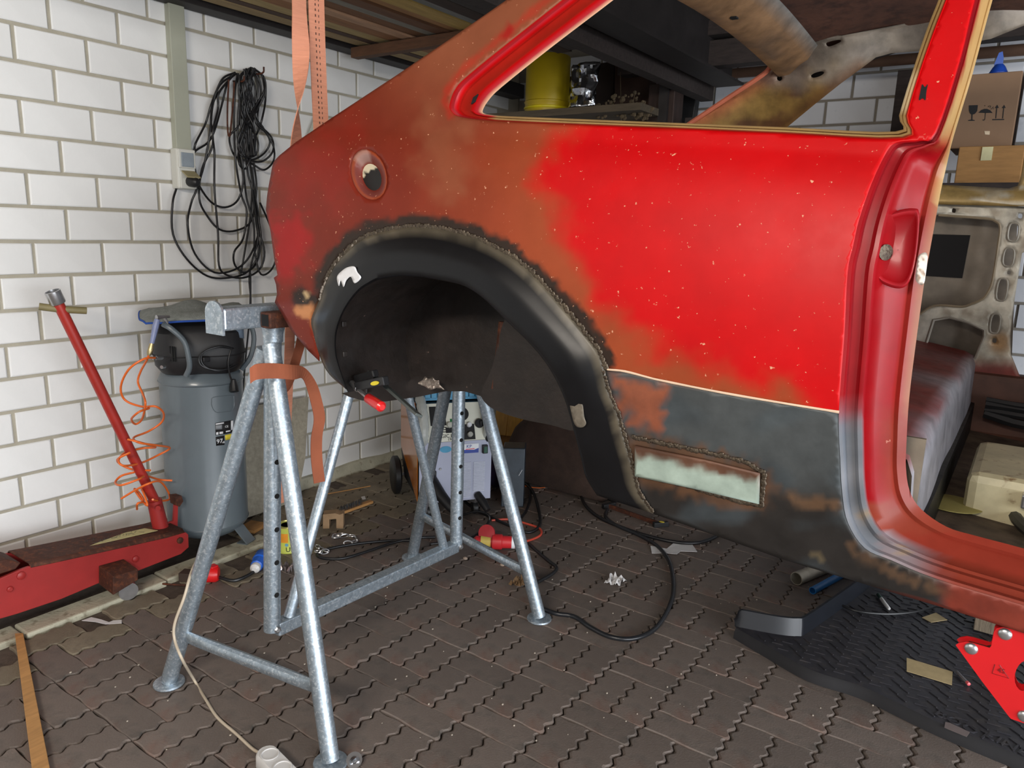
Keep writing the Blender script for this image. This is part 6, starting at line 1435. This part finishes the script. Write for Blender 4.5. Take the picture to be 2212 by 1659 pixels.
p = at_y(2132, 332, YX-.062); obj('hinge', MB().box((p.x, YX-.062, p.z), (.036, .004, .05)), M('zinc_hinge', C(160, 160, 130), .4, .6), wbx, smooth=None)
cbx = thing('cardboard_box', 'brown cardboard box printed with fragile, umbrella and arrow symbols', 'box', ((xl+xr)/2, YX+.08, zX))
obj('carton', MB().box(((xl+xr)/2, YX+.14, zX+hB/2), (xr-xl, .28, hB)), M('kraft_card', C(134, 106, 82), .8, var=.06, scale=8), cbx, smooth=None, bevel=.003)
YFc = YX-.0008
g = lambda x, y: at_y(1960+x/4.147, 60+y/4.147, YFc)
def pr(pts): return MB().prism([g(*p) for p in pts], (0, .0006, 0))
obj('fragile_symbol', pr([(552, 695), (632, 692), (626, 745), (606, 770), (585, 778), (583, 822), (604, 828), (604, 834), (545, 834), (545, 828), (572, 822), (574, 778), (560, 765), (552, 740)]), INK, cbx, smooth=None)
obj('umbrella_symbol', pr([(637, 762), (660, 738), (690, 726), (715, 726), (745, 740), (764, 764), (735, 762), (704, 764), (668, 762)]), INK, cbx, smooth=None)
obj('umbrella_symbol', pr([(697, 764), (703, 764), (697, 822), (686, 832), (672, 828), (674, 822), (686, 824), (692, 816)]), INK, cbx, smooth=None)
for dx in (0, 62): obj('arrow_symbol', pr([(784+dx, 720), (806+dx, 690), (820+dx, 718), (806+dx, 718), (796+dx, 812), (788+dx, 812), (798+dx, 718)]), INK, cbx, smooth=None)
obj('arrow_symbol', pr([(762, 818), (868, 816), (866, 826), (760, 828)]), INK, cbx, smooth=None)
rr_ = random.Random(2)
for k in range(10):
    x = 690+rr_.uniform(0, 85); y = 690+rr_.uniform(0, 32); obj('rain_mark', pr([(x, y), (x+4, y), (x, y+9), (x-4, y+9)]), INK, cbx, smooth=None)
obj('packing_tape', MB().prism([g(690, 925), g(740, 925), g(736, 958), g(696, 955)], (0, .0006, 0)), M('shiny_tape', C(190, 170, 140), .1, var=.05), cbx, smooth=None)
bt = at_y(2156, 150, YX+.02)
bo = thing('spray_bottle', 'blue trigger spray bottle standing on the cardboard box', 'bottle', (bt.x, YX+.06, zX+hB))
obj('bottle_body', MB().lathe([(.028, 0), (.032, .006), (.032, .01), (.022, .03), (.014, .04)], (bt.x, YX+.06, zX+hB), n=18), M('spray_blue', C(26, 70, 170), .35, var=.08), bo)
obj('trigger_head', MB().prism([at_y(x, y, YX+.055) for x, y in ((2150, 150), (2147, 140), (2158, 114), (2166, 111), (2168, 124), (2165, 150))], (0, .014, 0)), M('spray_head', C(30, 90, 190), .35), bo, smooth=None)
single('tall_carton', 'plain reddish cardboard carton standing right of the printed box', 'box', MB().box((xr+.22, YX+.14, wbz+.24), (.36, .28, .48)), M('plain_kraft', C(132, 92, 70), .8, var=.06), smooth=None, bevel=.003)
